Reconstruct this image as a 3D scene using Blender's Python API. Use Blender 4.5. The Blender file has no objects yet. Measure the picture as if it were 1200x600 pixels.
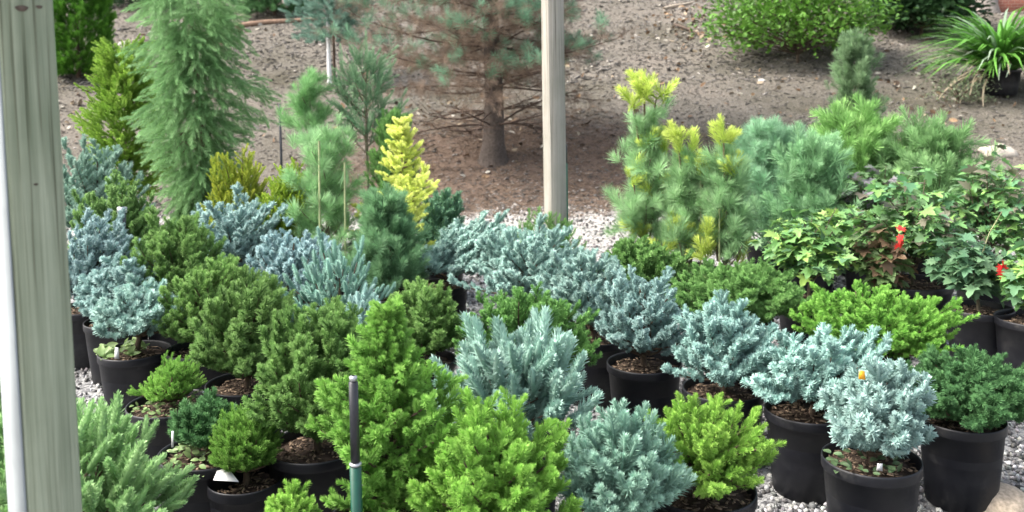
import bpy, math, random
import numpy as np
from mathutils import Vector, Matrix, noise

# ------------------------------------------------------------------ camera, sky, sun, exposure
scene = bpy.context.scene
COL = scene.collection
R = math.radians
F = 1100.0            # focal length in photograph pixels (photograph is 1200 wide)
CAMH = 1.37
PITCH, ROLL = 3.6, -0.87
cam_d = bpy.data.cameras.new('camera')
cam = bpy.data.objects.new('camera', cam_d)
COL.objects.link(cam)
cam_d.sensor_width = 36
cam_d.lens = F / 1200 * 36
cam_d.shift_y = -0.125
cam_d.clip_end = 500
cam.location = (0, 0, CAMH)
RM = Matrix.Rotation(R(90 - PITCH), 3, 'X') @ Matrix.Rotation(R(ROLL), 3, 'Z')
cam.rotation_euler = RM.to_euler()
scene.camera = cam
cam_d.dof.use_dof = True
cam_d.dof.focus_distance = 2.9
cam_d.dof.aperture_fstop = 5.0

world = bpy.data.worlds.new('World')
scene.world = world
world.use_nodes = True
nt = world.node_tree
bg = nt.nodes['Background']
sky = nt.nodes.new('ShaderNodeTexSky')
sky.sky_type = 'NISHITA'
sky.sun_disc = False
SUN_EL, SUN_AZ = 50.0, -98.0          # azimuth measured from +Y (into the picture) towards +X
sky.sun_elevation = R(SUN_EL)
sky.sun_rotation = R(SUN_AZ)
sky.air_density = 1.0
sky.dust_density = 6.0
sky.ozone_density = 0.6
hs = nt.nodes.new('ShaderNodeHueSaturation')
hs.inputs['Saturation'].default_value = 0.55
nt.links.new(sky.outputs[0], hs.inputs['Color'])
nt.links.new(hs.outputs[0], bg.inputs['Color'])
bg.inputs['Strength'].default_value = 0.15

sun_d = bpy.data.lights.new('sun', 'SUN')
sun_d.energy = 1.3
sun_d.angle = R(16)
sun_d.color = (1.0, 0.97, 0.92)
sun = bpy.data.objects.new('sun', sun_d)
COL.objects.link(sun)
sd = Vector((math.sin(R(SUN_AZ)) * math.cos(R(SUN_EL)), math.cos(R(SUN_AZ)) * math.cos(R(SUN_EL)), math.sin(R(SUN_EL))))
sun.rotation_euler = sd.to_track_quat('Z', 'Y').to_euler()

scene.view_settings.view_transform = 'Standard'
scene.view_settings.look = 'None'
scene.view_settings.gamma = 1.0
scene.view_settings.use_curve_mapping = False
scene.view_settings.exposure = 1.62
scene.cycles.max_bounces = 5
scene.cycles.diffuse_bounces = 3
scene.cycles.glossy_bounces = 2
scene.cycles.transmission_bounces = 3
scene.cycles.transparent_max_bounces = 4

# ------------------------------------------------------------------ picture <-> world
def ray(x, y):
    return RM @ Vector(((x - 600) / F, -(y - 150) / F, -1.0))
def at(x, y, Y):
    d = ray(x, y); t = Y / d.y
    return Vector((d.x * t, Y, CAMH + d.z * t))
def on(x, y, z=0.0):
    d = ray(x, y); t = (z - CAMH) / d.z
    return Vector((d.x * t, d.y * t, z))

def terrain(x, y):
    n = noise.noise(Vector((x * .35, y * .35, 3.1)))
    n2 = noise.noise(Vector((x * 1.7, y * 1.7, 9.1)))
    s = max(0.0, min(1.0, (y - 8.6) / 3.0)); s = s * s * (3 - 2 * s)
    h = 0.0
    if y > 9.0:
        h = .2 * (y - 9.0) * s
    if y > 10.8:
        h += .08 * (y - 10.8)
    if y > 26:
        h = .2 * 17 + .08 * 15.2 + .02 * (y - 26)
    return h + s * (n * .12 + n2 * .03) + n2 * .004
def on_bank(x, y):
    d = ray(x, y); Y = 8.0
    while Y < 60:
        t = Y / d.y
        if CAMH + d.z * t <= terrain(d.x * t, Y): break
        Y += .03
    t = Y / d.y
    return Vector((d.x * t, Y, terrain(d.x * t, Y)))

# ------------------------------------------------------------------ object helpers
def tag(o, label, cat, group=None, kind=None):
    if label: o['label'] = label
    if cat: o['category'] = cat
    if group: o['group'] = group
    if kind: o['kind'] = kind
    return o
def empty(name, loc, label, cat, group=None, rz=0.0):
    o = bpy.data.objects.new(name, None)
    COL.objects.link(o)
    o.empty_display_size = .1
    o.location = loc; o.rotation_euler = (0, 0, rz)
    return tag(o, label, cat, group)
def link(name, me, parent=None, loc=None):
    o = bpy.data.objects.new(name, me)
    COL.objects.link(o)
    if parent: o.parent = parent
    if loc is not None: o.location = loc
    return o
def mesh_np(name, V, faces, mat, colors=None, smooth=False):
    """V (n,3); faces: list of (m,k) index arrays."""
    me = bpy.data.meshes.new(name)
    V = np.asarray(V, dtype=np.float32)
    me.vertices.add(len(V)); me.vertices.foreach_set('co', V.ravel())
    faces = [np.asarray(f, dtype=np.int32) for f in faces if len(f)]
    nl = sum(f.size for f in faces); npoly = sum(len(f) for f in faces)
    me.loops.add(nl); me.polygons.add(npoly)
    me.loops.foreach_set('vertex_index', np.concatenate([f.ravel() for f in faces]))
    starts = []; s = 0
    for f in faces:
        starts.append(s + np.arange(len(f)) * f.shape[1]); s += f.size
    me.polygons.foreach_set('loop_start', np.concatenate(starts).astype(np.int32))
    me.update(calc_edges=True)
    if smooth:
        me.polygons.foreach_set('use_smooth', np.ones(npoly, dtype=bool))
    if colors is not None:
        a = me.color_attributes.new('tint', 'FLOAT_COLOR', 'POINT')
        c = np.ones((len(V), 4), dtype=np.float32); c[:, :3] = colors
        a.data.foreach_set('color', c.ravel())
    me.materials.append(mat)
    return me

# ------------------------------------------------------------------ materials
def new_mat(name):
    m = bpy.data.materials.new(name); m.use_nodes = True
    return m, m.node_tree, m.node_tree.nodes['Principled BSDF']
def N(t, kind, **kw):
    n = t.nodes.new(kind)
    for k, v in kw.items():
        if k in n.inputs: n.inputs[k].default_value = v
        else: setattr(n, k, v)
    return n
def ramp(t, pts):
    n = t.nodes.new('ShaderNodeValToRGB')
    e = n.color_ramp.elements
    while len(e) < len(pts): e.new(.5)
    for i, (p, c) in enumerate(pts):
        e[i].position = p; e[i].color = (*c, 1)
    return n

def mat_leaf(name, rough=.55, trans=.25, spec=.35):
    m, t, b = new_mat(name)
    a = N(t, 'ShaderNodeAttribute', attribute_name='tint')
    t.links.new(a.outputs['Color'], b.inputs['Base Color'])
    b.inputs['Roughness'].default_value = rough
    b.inputs['Specular IOR Level'].default_value = spec
    tr = N(t, 'ShaderNodeBsdfTranslucent')
    t.links.new(a.outputs['Color'], tr.inputs['Color'])
    mx = N(t, 'ShaderNodeMixShader'); mx.inputs[0].default_value = trans
    t.links.new(b.outputs[0], mx.inputs[1]); t.links.new(tr.outputs[0], mx.inputs[2])
    t.links.new(mx.outputs[0], t.nodes['Material Output'].inputs['Surface'])
    return m
M_NEEDLE = mat_leaf('needles', .65, .3, .2)
M_WAXY = mat_leaf('glaucous_needles', .8, .15, .12)
M_LEAF = mat_leaf('leaves', .45, .3, .4)

def mat_tint(name, rough=.8, bump=0.0, scale=60):
    m, t, b = new_mat(name)
    a = N(t, 'ShaderNodeAttribute', attribute_name='tint')
    nz = N(t, 'ShaderNodeTexNoise', Scale=scale, Detail=4.0)
    tc = N(t, 'ShaderNodeTexCoord')
    t.links.new(tc.outputs['Object'], nz.inputs['Vector'])
    rp = ramp(t, [(.3, (.6, .6, .6)), (.7, (1.2, 1.2, 1.2))])
    t.links.new(nz.outputs[0], rp.inputs[0])
    mx = N(t, 'ShaderNodeMix', data_type='RGBA', blend_type='MULTIPLY'); mx.inputs[0].default_value = 1
    t.links.new(a.outputs['Color'], mx.inputs[6]); t.links.new(rp.outputs[0], mx.inputs[7])
    t.links.new(mx.outputs[2], b.inputs['Base Color'])
    b.inputs['Roughness'].default_value = rough
    b.inputs['Specular IOR Level'].default_value = .25
    if bump:
        bp = N(t, 'ShaderNodeBump', Strength=bump, Distance=.01)
        t.links.new(nz.outputs[0], bp.inputs['Height']); t.links.new(bp.outputs[0], b.inputs['Normal'])
    return m
M_STONE = mat_tint('gravel_stone', .75, .3, 80)
M_CHIP = mat_tint('wood_chip', .9, .3, 60)
M_BARK = mat_tint('bark', .9, .6, 40)
M_SOIL = mat_tint('potting_soil', .95, .8, 70)

def mat_pot():
    m, t, b = new_mat('black_plastic')
    nz = N(t, 'ShaderNodeTexNoise', Scale=7.0, Detail=9.0, Roughness=.78)
    tc = N(t, 'ShaderNodeTexCoord')
    t.links.new(tc.outputs['Object'], nz.inputs['Vector'])
    rp = ramp(t, [(.40, (.005, .0055, .0085)), (.53, (.010, .0105, .0135)), (.62, (.024, .024, .025)), (.75, (.075, .068, .058))])
    t.links.new(nz.outputs[0], rp.inputs[0]); t.links.new(rp.outputs[0], b.inputs['Base Color'])
    r2 = ramp(t, [(.3, (.35,) * 3), (.7, (.62,) * 3)])
    t.links.new(nz.outputs[0], r2.inputs[0]); t.links.new(r2.outputs[0], b.inputs['Roughness'])
    b.inputs['Specular IOR Level'].default_value = .4
    return m
M_POT = mat_pot()
def mat_plain(name, c, rough=.5, metal=0.0, vary=.15, scale=30):
    m, t, b = new_mat(name)
    nz = N(t, 'ShaderNodeTexNoise', Scale=float(scale), Detail=3.0)
    tc = N(t, 'ShaderNodeTexCoord'); t.links.new(tc.outputs['Object'], nz.inputs['Vector'])
    rp = ramp(t, [(.3, tuple(v * (1 - vary) for v in c)), (.7, tuple(v * (1 + vary) for v in c))])
    t.links.new(nz.outputs[0], rp.inputs[0]); t.links.new(rp.outputs[0], b.inputs['Base Color'])
    b.inputs['Roughness'].default_value = rough; b.inputs['Metallic'].default_value = metal
    return m
M_WHITE = mat_plain('white_plastic', (.78, .78, .78), .45, vary=.04)
M_STRIP = mat_plain('sunlit_face_tone', (.27, .295, .30), .8, vary=.2, scale=8)  # brightness of the near post's left face, put into the colour
M_BLACK = mat_plain('black_metal', (.02, .021, .026), .35, vary=.3)
M_GREENP = mat_plain('green_plastic', (.004, .06, .036), .35)
M_SILVER = mat_plain('worn_metal', (.45, .46, .47), .35, .8)
M_ORANGE = mat_plain('orange_plastic', (.85, .4, .02), .4)
M_STAKE = mat_plain('bamboo', (.33, .37, .19), .6)

def mat_wood(name, ca, cb, cc, knots=True):
    m, t, b = new_mat(name)
    tc = N(t, 'ShaderNodeTexCoord')
    mp = N(t, 'ShaderNodeMapping'); mp.inputs['Scale'].default_value = (60, 60, 1.6)
    t.links.new(tc.outputs['Object'], mp.inputs['Vector'])
    g = N(t, 'ShaderNodeTexNoise', Scale=1.0, Detail=5.0, Roughness=.65, Distortion=.4)
    t.links.new(mp.outputs[0], g.inputs['Vector'])
    rp = ramp(t, [(.28, ca), (.5, cb), (.74, cc)])
    t.links.new(g.outputs[0], rp.inputs[0])
    # fine dark weather checks
    mp2 = N(t, 'ShaderNodeMapping'); mp2.inputs['Scale'].default_value = (170, 170, 2.2)
    t.links.new(tc.outputs['Object'], mp2.inputs['Vector'])
    g2 = N(t, 'ShaderNodeTexNoise', Scale=1.0, Detail=3.0)
    t.links.new(mp2.outputs[0], g2.inputs['Vector'])
    r2 = ramp(t, [(.3, (.42, .41, .38)), (.4, (.85, .85, .83)), (.5, (1, 1, 1))])
    t.links.new(g2.outputs[0], r2.inputs[0])
    mx = N(t, 'ShaderNodeMix', data_type='RGBA', blend_type='MULTIPLY'); mx.inputs[0].default_value = 1
    t.links.new(rp.outputs[0], mx.inputs[6]); t.links.new(r2.outputs[0], mx.inputs[7])
    # blotches
    g3 = N(t, 'ShaderNodeTexNoise', Scale=5.0, Detail=4.0)
    t.links.new(tc.outputs['Object'], g3.inputs['Vector'])
    r3 = ramp(t, [(.3, (.82, .84, .78)), (.7, (1.08, 1.06, 1.04))])
    t.links.new(g3.outputs[0], r3.inputs[0])
    mx2 = N(t, 'ShaderNodeMix', data_type='RGBA', blend_type='MULTIPLY'); mx2.inputs[0].default_value = 1
    t.links.new(mx.outputs[2], mx2.inputs[6]); t.links.new(r3.outputs[0], mx2.inputs[7])
    t.links.new(mx2.outputs[2], b.inputs['Base Color'])
    b.inputs['Roughness'].default_value = .85
    b.inputs['Specular IOR Level'].default_value = .2
    bp = N(t, 'ShaderNodeBump', Strength=.6, Distance=.006)
    t.links.new(g.outputs[0], bp.inputs['Height']); t.links.new(bp.outputs[0], b.inputs['Normal'])
    return m
M_POST = mat_wood('weathered_post_wood', (.19, .22, .155), (.30, .335, .25), (.41, .445, .345))
M_POST2 = mat_wood('pale_post_wood', (.28, .262, .235), (.325, .308, .28), (.37, .352, .32))
M_KNOT = mat_plain('wood_knot', (.085, .062, .045), .8, vary=.4, scale=120)

def mat_ground():
    m, t, b = new_mat('yard_ground')
    geo = N(t, 'ShaderNodeNewGeometry')
    sep = N(t, 'ShaderNodeSeparateXYZ'); t.links.new(geo.outputs['Position'], sep.inputs[0])
    def nz(s, d=6.0, r=.6):
        n = N(t, 'ShaderNodeTexNoise', Scale=s, Detail=d, Roughness=r)
        t.links.new(geo.outputs['Position'], n.inputs['Vector']); return n
    n1, n2, n3 = nz(.7), nz(6.0), nz(38.0, 8.0, .7)
    # mulch
    mul = ramp(t, [(.28, (.062, .055, .047)), (.44, (.142, .127, .110)), (.56, (.202, .184, .162)), (.72, (.32, .297, .267))])
    t.links.new(n3.outputs[0], mul.inputs[0])
    tone = ramp(t, [(.32, (.62, .62, .52)), (.48, (.95, .95, .9)), (.7, (1.25, 1.2, 1.14))])
    t.links.new(n1.outputs[0], tone.inputs[0])
    mm = N(t, 'ShaderNodeMix', data_type='RGBA', blend_type='MULTIPLY'); mm.inputs[0].default_value = 1
    t.links.new(mul.outputs[0], mm.inputs[6]); t.links.new(tone.outputs[0], mm.inputs[7])
    # pine litter around the pine
    pine = N(t, 'ShaderNodeVectorMath', operation='DISTANCE')
    t.links.new(geo.outputs['Position'], pine.inputs[0]); pine.inputs[1].default_value = PINE_LITTER
    add = N(t, 'ShaderNodeMath', operation='MULTIPLY_ADD'); add.inputs[1].default_value = 2.2
    t.links.new(n2.outputs[0], add.inputs[0]); t.links.new(pine.outputs['Value'], add.inputs[2])
    pr = ramp(t, [(.40, (1, 1, 1)), (.55, (0, 0, 0))])
    dv = N(t, 'ShaderNodeMath', operation='DIVIDE'); dv.inputs[1].default_value = 6.5
    t.links.new(add.outputs[0], dv.inputs[0]); t.links.new(dv.outputs[0], pr.inputs[0])
    lit = ramp(t, [(.3, (.08, .055, .04)), (.55, (.18, .13, .1)), (.75, (.28, .22, .175))])
    t.links.new(n3.outputs[0], lit.inputs[0])
    m2 = N(t, 'ShaderNodeMix', data_type='RGBA')
    t.links.new(pr.outputs[0], m2.inputs[0]); t.links.new(mm.outputs[2], m2.inputs[6]); t.links.new(lit.outputs[0], m2.inputs[7])
    # gravel / stone dust on the flat
    vo = N(t, 'ShaderNodeTexVoronoi', Scale=55.0)
    t.links.new(geo.outputs['Position'], vo.inputs['Vector'])
    gv = ramp(t, [(.0, (.12, .12, .125)), (.4, (.25, .25, .25)), (1., (.5, .5, .49))])
    sx = N(t, 'ShaderNodeSeparateColor'); t.links.new(vo.outputs['Color'], sx.inputs[0]); t.links.new(sx.outputs[0], gv.inputs[0])
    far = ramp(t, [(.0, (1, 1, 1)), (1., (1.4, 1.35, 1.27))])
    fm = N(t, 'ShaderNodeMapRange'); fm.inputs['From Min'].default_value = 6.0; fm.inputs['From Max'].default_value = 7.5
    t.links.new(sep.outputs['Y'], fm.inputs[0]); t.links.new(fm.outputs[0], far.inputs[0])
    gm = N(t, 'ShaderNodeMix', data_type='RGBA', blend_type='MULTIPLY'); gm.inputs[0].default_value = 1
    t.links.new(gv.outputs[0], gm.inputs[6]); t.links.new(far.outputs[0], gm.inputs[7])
    ed = N(t, 'ShaderNodeMath', operation='MULTIPLY_ADD'); ed.inputs[1].default_value = 1.1
    t.links.new(n2.outputs[0], ed.inputs[0]); t.links.new(sep.outputs['Y'], ed.inputs[2])
    em = N(t, 'ShaderNodeMapRange'); em.inputs['From Min'].default_value = 9.35; em.inputs['From Max'].default_value = 9.7
    t.links.new(ed.outputs[0], em.inputs[0])
    m3 = N(t, 'ShaderNodeMix', data_type='RGBA')
    t.links.new(em.outputs[0], m3.inputs[0]); t.links.new(gm.outputs[2], m3.inputs[6]); t.links.new(m2.outputs[2], m3.inputs[7])
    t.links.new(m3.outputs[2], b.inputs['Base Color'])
    b.inputs['Roughness'].default_value = .95; b.inputs['Specular IOR Level'].default_value = .15
    bp = N(t, 'ShaderNodeBump', Strength=.8, Distance=.05)
    t.links.new(n3.outputs[0], bp.inputs['Height']); t.links.new(bp.outputs[0], b.inputs['Normal'])
    return m

# ------------------------------------------------------------------ the ground
PINE = on_bank(578, 187)
PINE_LITTER = (PINE.x + .3, PINE.y - .7, PINE.z)
def axis(lo, a, b, hi, fine, coarse):
    v = list(np.arange(a, b, fine)); x = a; s = fine; pre = []
    while x > lo: s *= 1.25; x -= s; pre.append(x)
    x = v[-1]; s = fine
    while x < hi: s *= 1.25; x += s; v.append(x)
    return np.array(pre[::-1] + v)
xs = axis(-120, -13, 13, 120, .14, 5); ys = axis(-40, 7.5, 24, 200, .14, 5)
V = np.array([(x, y, terrain(x, y)) for y in ys for x in xs])
nx = len(xs); i, j = np.meshgrid(np.arange(len(ys) - 1), np.arange(nx - 1), indexing='ij')
a = (i * nx + j).ravel(); Q = np.stack([a, a + 1, a + nx + 1, a + nx], 1)
g = link('ground', mesh_np('ground', V, [Q], mat_ground(), smooth=True))
tag(g, 'gravel yard rising into a bank of grey brown bark mulch', 'ground', kind='structure')

# ------------------------------------------------------------------ templates
rng = np.random.RandomState(7)
def nrm(v): return v / np.maximum(np.linalg.norm(v, axis=-1, keepdims=True), 1e-9)

def shoot(L=.05, nl=.013, nw=.0022, n=60, a0=75, a1=30, core=.35, up=.25, flat=0.0, blunt=.6, seed=0):
    """A twig along +Z thickly set with needles; returns V, quads, tip value."""
    rs = np.random.RandomState(seed)
    Vs, Qs, T = [], [], []
    k = 0
    for i in range(n):
        t = (i + .5) / n
        ph = i * 2.39996 + rs.uniform(-.3, .3)
        a = math.radians(a0 + (a1 - a0) * t ** 1.3 + rs.uniform(-9, 9))
        r = np.array([math.cos(ph), math.sin(ph), 0.0])
        if flat: r = nrm(np.array([r[0], r[1] * (1 - flat), 0.0]))
        r = nrm(r + np.array([0, up, 0]))
        d = nrm(r * math.sin(a) + np.array([0, 0, math.cos(a)]))
        ln = nl * (.75 + .35 * math.sin(math.pi * min(1, t * 1.05)) - .25 * (t > .9)) * rs.uniform(.85, 1.15)
        s = nrm(np.cross(d, np.array([0, 0, 1.0]) if abs(d[2]) < .95 else np.array([1.0, 0, 0])))
        s = nrm(s + np.cross(d, s) * rs.uniform(-.6, .6))
        p = np.array([0, 0, L * t]) + r * nl * .05
        w = nw * .5
        Vs += [p - s * w * .5, p + s * w * .5, p + d * ln * blunt + s * w, p + d * ln, p + d * ln * blunt - s * w]
        # five-corner needle as quad + tri -> keep quads: base pair, mid pair ; tip triangle folded as quad
        Qs += [(k, k + 1, k + 2, k + 4), (k + 4, k + 2, k + 3, k + 3)]
        T += [t * .7, t * .7, t * .7 + .15, t * .7 + .3, t * .7 + .15]
        k += 5
    Vs = np.array(Vs); T = np.array(T)
    quads = np.array([q for q in Qs if q[2] != q[3]]); tris = np.array([q[:3] for q in Qs if q[2] == q[3]])
    if core:
        rr = nl * core; b = len(Vs); ring = []; cs = 5
        prof = [(0, .3), (.15, 1), (.6, .95), (.9, .6), (1.05, .05)]
        for z, q in prof:
            for c in range(cs):
                ph = c * 2 * math.pi / cs
                ring.append((math.cos(ph) * rr * q, math.sin(ph) * rr * q * (1 - flat * .6), z * L))
        cq = []
        for u in range(len(prof) - 1):
            for c in range(cs):
                cq.append((b + u * cs + c, b + u * cs + (c + 1) % cs, b + (u + 1) * cs + (c + 1) % cs, b + (u + 1) * cs + c))
        Vs = np.vstack([Vs, ring]); T = np.concatenate([T, np.repeat([p[0] * .7 for p in prof], cs)])
        quads = np.vstack([quads, cq])
    return Vs, quads, tris, T

def leaf_t(pts, fold=.25, droop=.3):
    """flat leaf polygon from half outline pts (x>0), along +Z (length 1), normal +Y"""
    cen = [(0, 0, z) for z in np.linspace(0, 1, 2)]
    out = [(x, z) for x, z in pts]
    Vs = [(0, 0, 0)]
    right = [(x, x * fold - droop * z * z * .5, z) for x, z in out]
    left = [(-x, x * fold - droop * z * z * .5, z) for x, z in out]
    tip = (0, -droop * .5, 1.0)
    mid = (0, -droop * .04, .3)
    Vs = [(0, 0, 0), mid] + right + [tip] + left[::-1]
    n = len(Vs); tr = []
    ringi = [0] + list(range(2, n))
    for q in range(len(ringi)):
        tr.append((1, ringi[q], ringi[(q + 1) % len(ringi)]))
    Vs = np.array(Vs, dtype=float)
    return Vs, np.zeros((0, 4), int), np.array(tr), np.clip(Vs[:, 2], 0, 1)
OVAL = leaf_t([(.16, .12), (.27, .35), (.26, .6), (.13, .86)])
MAPLE = leaf_t([(.13, -.03), (.42, -.14), (.30, .08), (.62, .22), (.36, .30), (.52, .62), (.24, .52), (.17, .72)], .12, .35)
MAPLE2 = leaf_t([(.10, .0), (.36, -.2), (.24, .06), (.56, .1), (.30, .24), (.56, .5), (.22, .48), (.2, .78)], .2, .55)
def blade_t():
    Vs, Qs, T = [], [], []
    for q in range(6):
        t = q / 5; z = t - .25 * t ** 3; y = -.55 * t ** 2.2
        w = .022 * (1 - t) ** .6 + .001
        Vs += [(-w, y, z), (w, y, z)]; T += [t, t]
        if q: Qs.append((2 * q - 2, 2 * q - 1, 2 * q + 1, 2 * q))
    return np.array(Vs), np.array(Qs), np.zeros((0, 3), int), np.array(T)
BLADE = blade_t()
def ico():
    import bmesh
    bm = bmesh.new(); bmesh.ops.create_icosphere(bm, subdivisions=1, radius=1)
    V = np.array([v.co[:] for v in bm.verts]); Fc = np.array([[v.index for v in f.verts] for f in bm.faces]); bm.free()
    return V, Fc
ICO_V, ICO_F = ico()
def pebble(seed):
    rs = np.random.RandomState(seed)
    v = ICO_V * (1 + rs.uniform(-.28, .28, (len(ICO_V), 1))) * np.array([1, rs.uniform(.6, .95), rs.uniform(.45, .75)])
    return v, np.zeros((0, 4), int), ICO_F, np.zeros(len(v))
PEBBLES = [pebble(s) for s in range(7)]
def chip(seed):
    rs = np.random.RandomState(seed)
    v = np.array([(x, y, z) for x in (-1, 1) for y in (-.3, .3) for z in (-.12, .12)], float) + rs.uniform(-.12, .12, (8, 3))
    q = np.array([(0, 1, 3, 2), (4, 6, 7, 5), (0, 4, 5, 1), (2, 3, 7, 6), (0, 2, 6, 4), (1, 5, 7, 3)])
    return v, q, np.zeros((0, 3), int), np.zeros(8)
CHIPS = [chip(s) for s in range(5)]

T_ = {}
def tpl(name, k=3, **kw):
    T_[name] = [shoot(seed=s * 13 + len(T_), **kw) for s in range(k)]
tpl('globe', L=.042, nl=.0165, nw=.0034, n=66, a0=72, a1=36, core=.42, up=.3)
tpl('globe_far', L=.046, nl=.0185, nw=.005, n=38, a0=70, a1=36, core=.46, up=.3)
tpl('green', L=.036, nl=.0135, nw=.0025, n=60, a0=64, a1=32, core=.22, up=.25, flat=.3)
tpl('green_far', L=.038, nl=.0145, nw=.0048, n=28, a0=62, a1=34, core=.36, up=.25, flat=.3)
tpl('spruce', L=.062, nl=.0185, nw=.0029, n=96, a0=62, a1=30, core=.2, up=.3, flat=.3)
tpl('fir', L=.115, nl=.027, nw=.0042, n=150, a0=55, a1=32, core=.46, up=.45, flat=.2)
tpl('foxtail', L=.105, nl=.0195, nw=.0034, n=150, a0=55, a1=30, core=.46, up=.3, blunt=.7)
tpl('moss', L=.03, nl=.009, nw=.0013, n=40, a0=50, a1=20, core=.1, up=.1)
tpl('tuft', L=.06, nl=.08, nw=.0032, n=70, a0=58, a1=16, core=0, up=.1, blunt=.5)
tpl('candle', L=.11, nl=.05, nw=.005, n=56, a0=46, a1=22, core=.08, up=.05)
tpl('thread', L=.17, nl=.034, nw=.0034, n=56, a0=44, a1=16, core=.03, up=0)
tpl('feather', L=.09, nl=.028, nw=.0032, n=46, a0=48, a1=22, core=.06, up=.1, flat=.6)
tpl('scale', L=.07, nl=.017, nw=.005, n=34, a0=45, a1=20, core=.12, up=0, flat=.8)
tpl('soft', L=.12, nl=.06, nw=.0042, n=60, a0=55, a1=20, core=.03, up=.05)
T_['oval'] = [OVAL]; T_['maple'] = [MAPLE, MAPLE2]; T_['blade'] = [BLADE]

def assemble(name, tset, P, D, S, C0, C1, mat, roll=None, flatup=True, seed=0):
    """P,D (n,3) position / direction, S (n,) scale, C0/C1 (n,3) colour at base / tip."""
    rs = np.random.RandomState(seed)
    P = np.asarray(P, float); D = nrm(np.asarray(D, float)); S = np.asarray(S, float)
    n = len(P)
    X = nrm(np.cross(D, np.array([0, 0, 1.0]) + rs.uniform(-.05, .05, (n, 3))))
    Yv = np.cross(D, X) * -1
    Yv = np.cross(X, D) * 1.0
    sgn = np.sign(Yv[:, 2:3]); sgn[sgn == 0] = 1
    Yv = Yv * sgn; X = np.cross(Yv, D)
    rr = (rs.normal(0, .35, n) if flatup else rs.uniform(0, 6.283, n)) if roll is None else roll
    c, s = np.cos(rr)[:, None], np.sin(rr)[:, None]
    X, Yv = X * c + Yv * s, Yv * c - X * s
    which = rs.randint(0, len(tset), n)
    allV, allQ, allT, allC = [], [], [], []; off = 0
    for k, (tv, tq, tt, ta) in enumerate(tset):
        m = np.where(which == k)[0]
        if not len(m): continue
        v = (tv[None, :, 0:1] * X[m][:, None] + tv[None, :, 1:2] * Yv[m][:, None] + tv[None, :, 2:3] * D[m][:, None]) * S[m][:, None, None] + P[m][:, None]
        nv = len(tv); base = off + np.arange(len(m))[:, None, None] * nv
        allV.append(v.reshape(-1, 3))
        if len(tq): allQ.append((tq[None] + base).reshape(-1, 4))
        if len(tt): allT.append((tt[None] + base).reshape(-1, 3))
        w = np.clip(ta, 0, 1)[None, :, None]
        allC.append((C0[m][:, None] * (1 - w) + C1[m][:, None] * w).reshape(-1, 3))
        off += nv * len(m)
    fs = []
    if allQ: fs.append(np.concatenate(allQ))
    if allT: fs.append(np.concatenate(allT))
    return mesh_np(name, np.concatenate(allV), fs, mat, np.concatenate(allC))

def tubes(name, segs, mat, col=(.1, .065, .045), sides=5, var=.2):
    """segs: list of polylines [(p, r), ...]"""
    V, Q, C = [], [], []
    for line in segs:
        b = len(V)
        for q, (p, r) in enumerate(line):
            p = Vector(p)
            d = (Vector(line[min(q + 1, len(line) - 1)][0]) - Vector(line[max(q - 1, 0)][0]))
            d = d.normalized() if d.length > 1e-6 else Vector((0, 0, 1))
            x = d.cross(Vector((0, 0, 1)) if abs(d.z) < .9 else Vector((1, 0, 0))).normalized(); y = d.cross(x)
            cv = 1 + random.uniform(-var, var)
            for s in range(sides):
                a = s * 2 * math.pi / sides
                V.append(tuple(p + x * math.cos(a) * r + y * math.sin(a) * r)); C.append(tuple(k * cv for k in col))
            if q:
                for s in range(sides):
                    Q.append((b + (q - 1) * sides + s, b + (q - 1) * sides + (s + 1) % sides, b + q * sides + (s + 1) % sides, b + q * sides + s))
        # caps
        if sides == 4: Q.append(tuple(b + len(line) * 4 - 4 + s for s in range(4)))
    return mesh_np(name, V, [np.array(Q)], mat, np.array(C), smooth=True)

def lathe(name, prof, mat, seg=40, col=None, wob=0.0):
    V = []
    for (r, z) in prof:
        for s in range(seg):
            a = s * 2 * math.pi / seg
            V.append((r * math.cos(a), r * math.sin(a), z))
    Q = [(u * seg + s, u * seg + (s + 1) % seg, (u + 1) * seg + (s + 1) % seg, (u + 1) * seg + s) for u in range(len(prof) - 1) for s in range(seg)]
    C = None if col is None else np.tile(np.array(col), (len(V), 1))
    return mesh_np(name, V, [np.array(Q)], mat, C, smooth=True)

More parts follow.
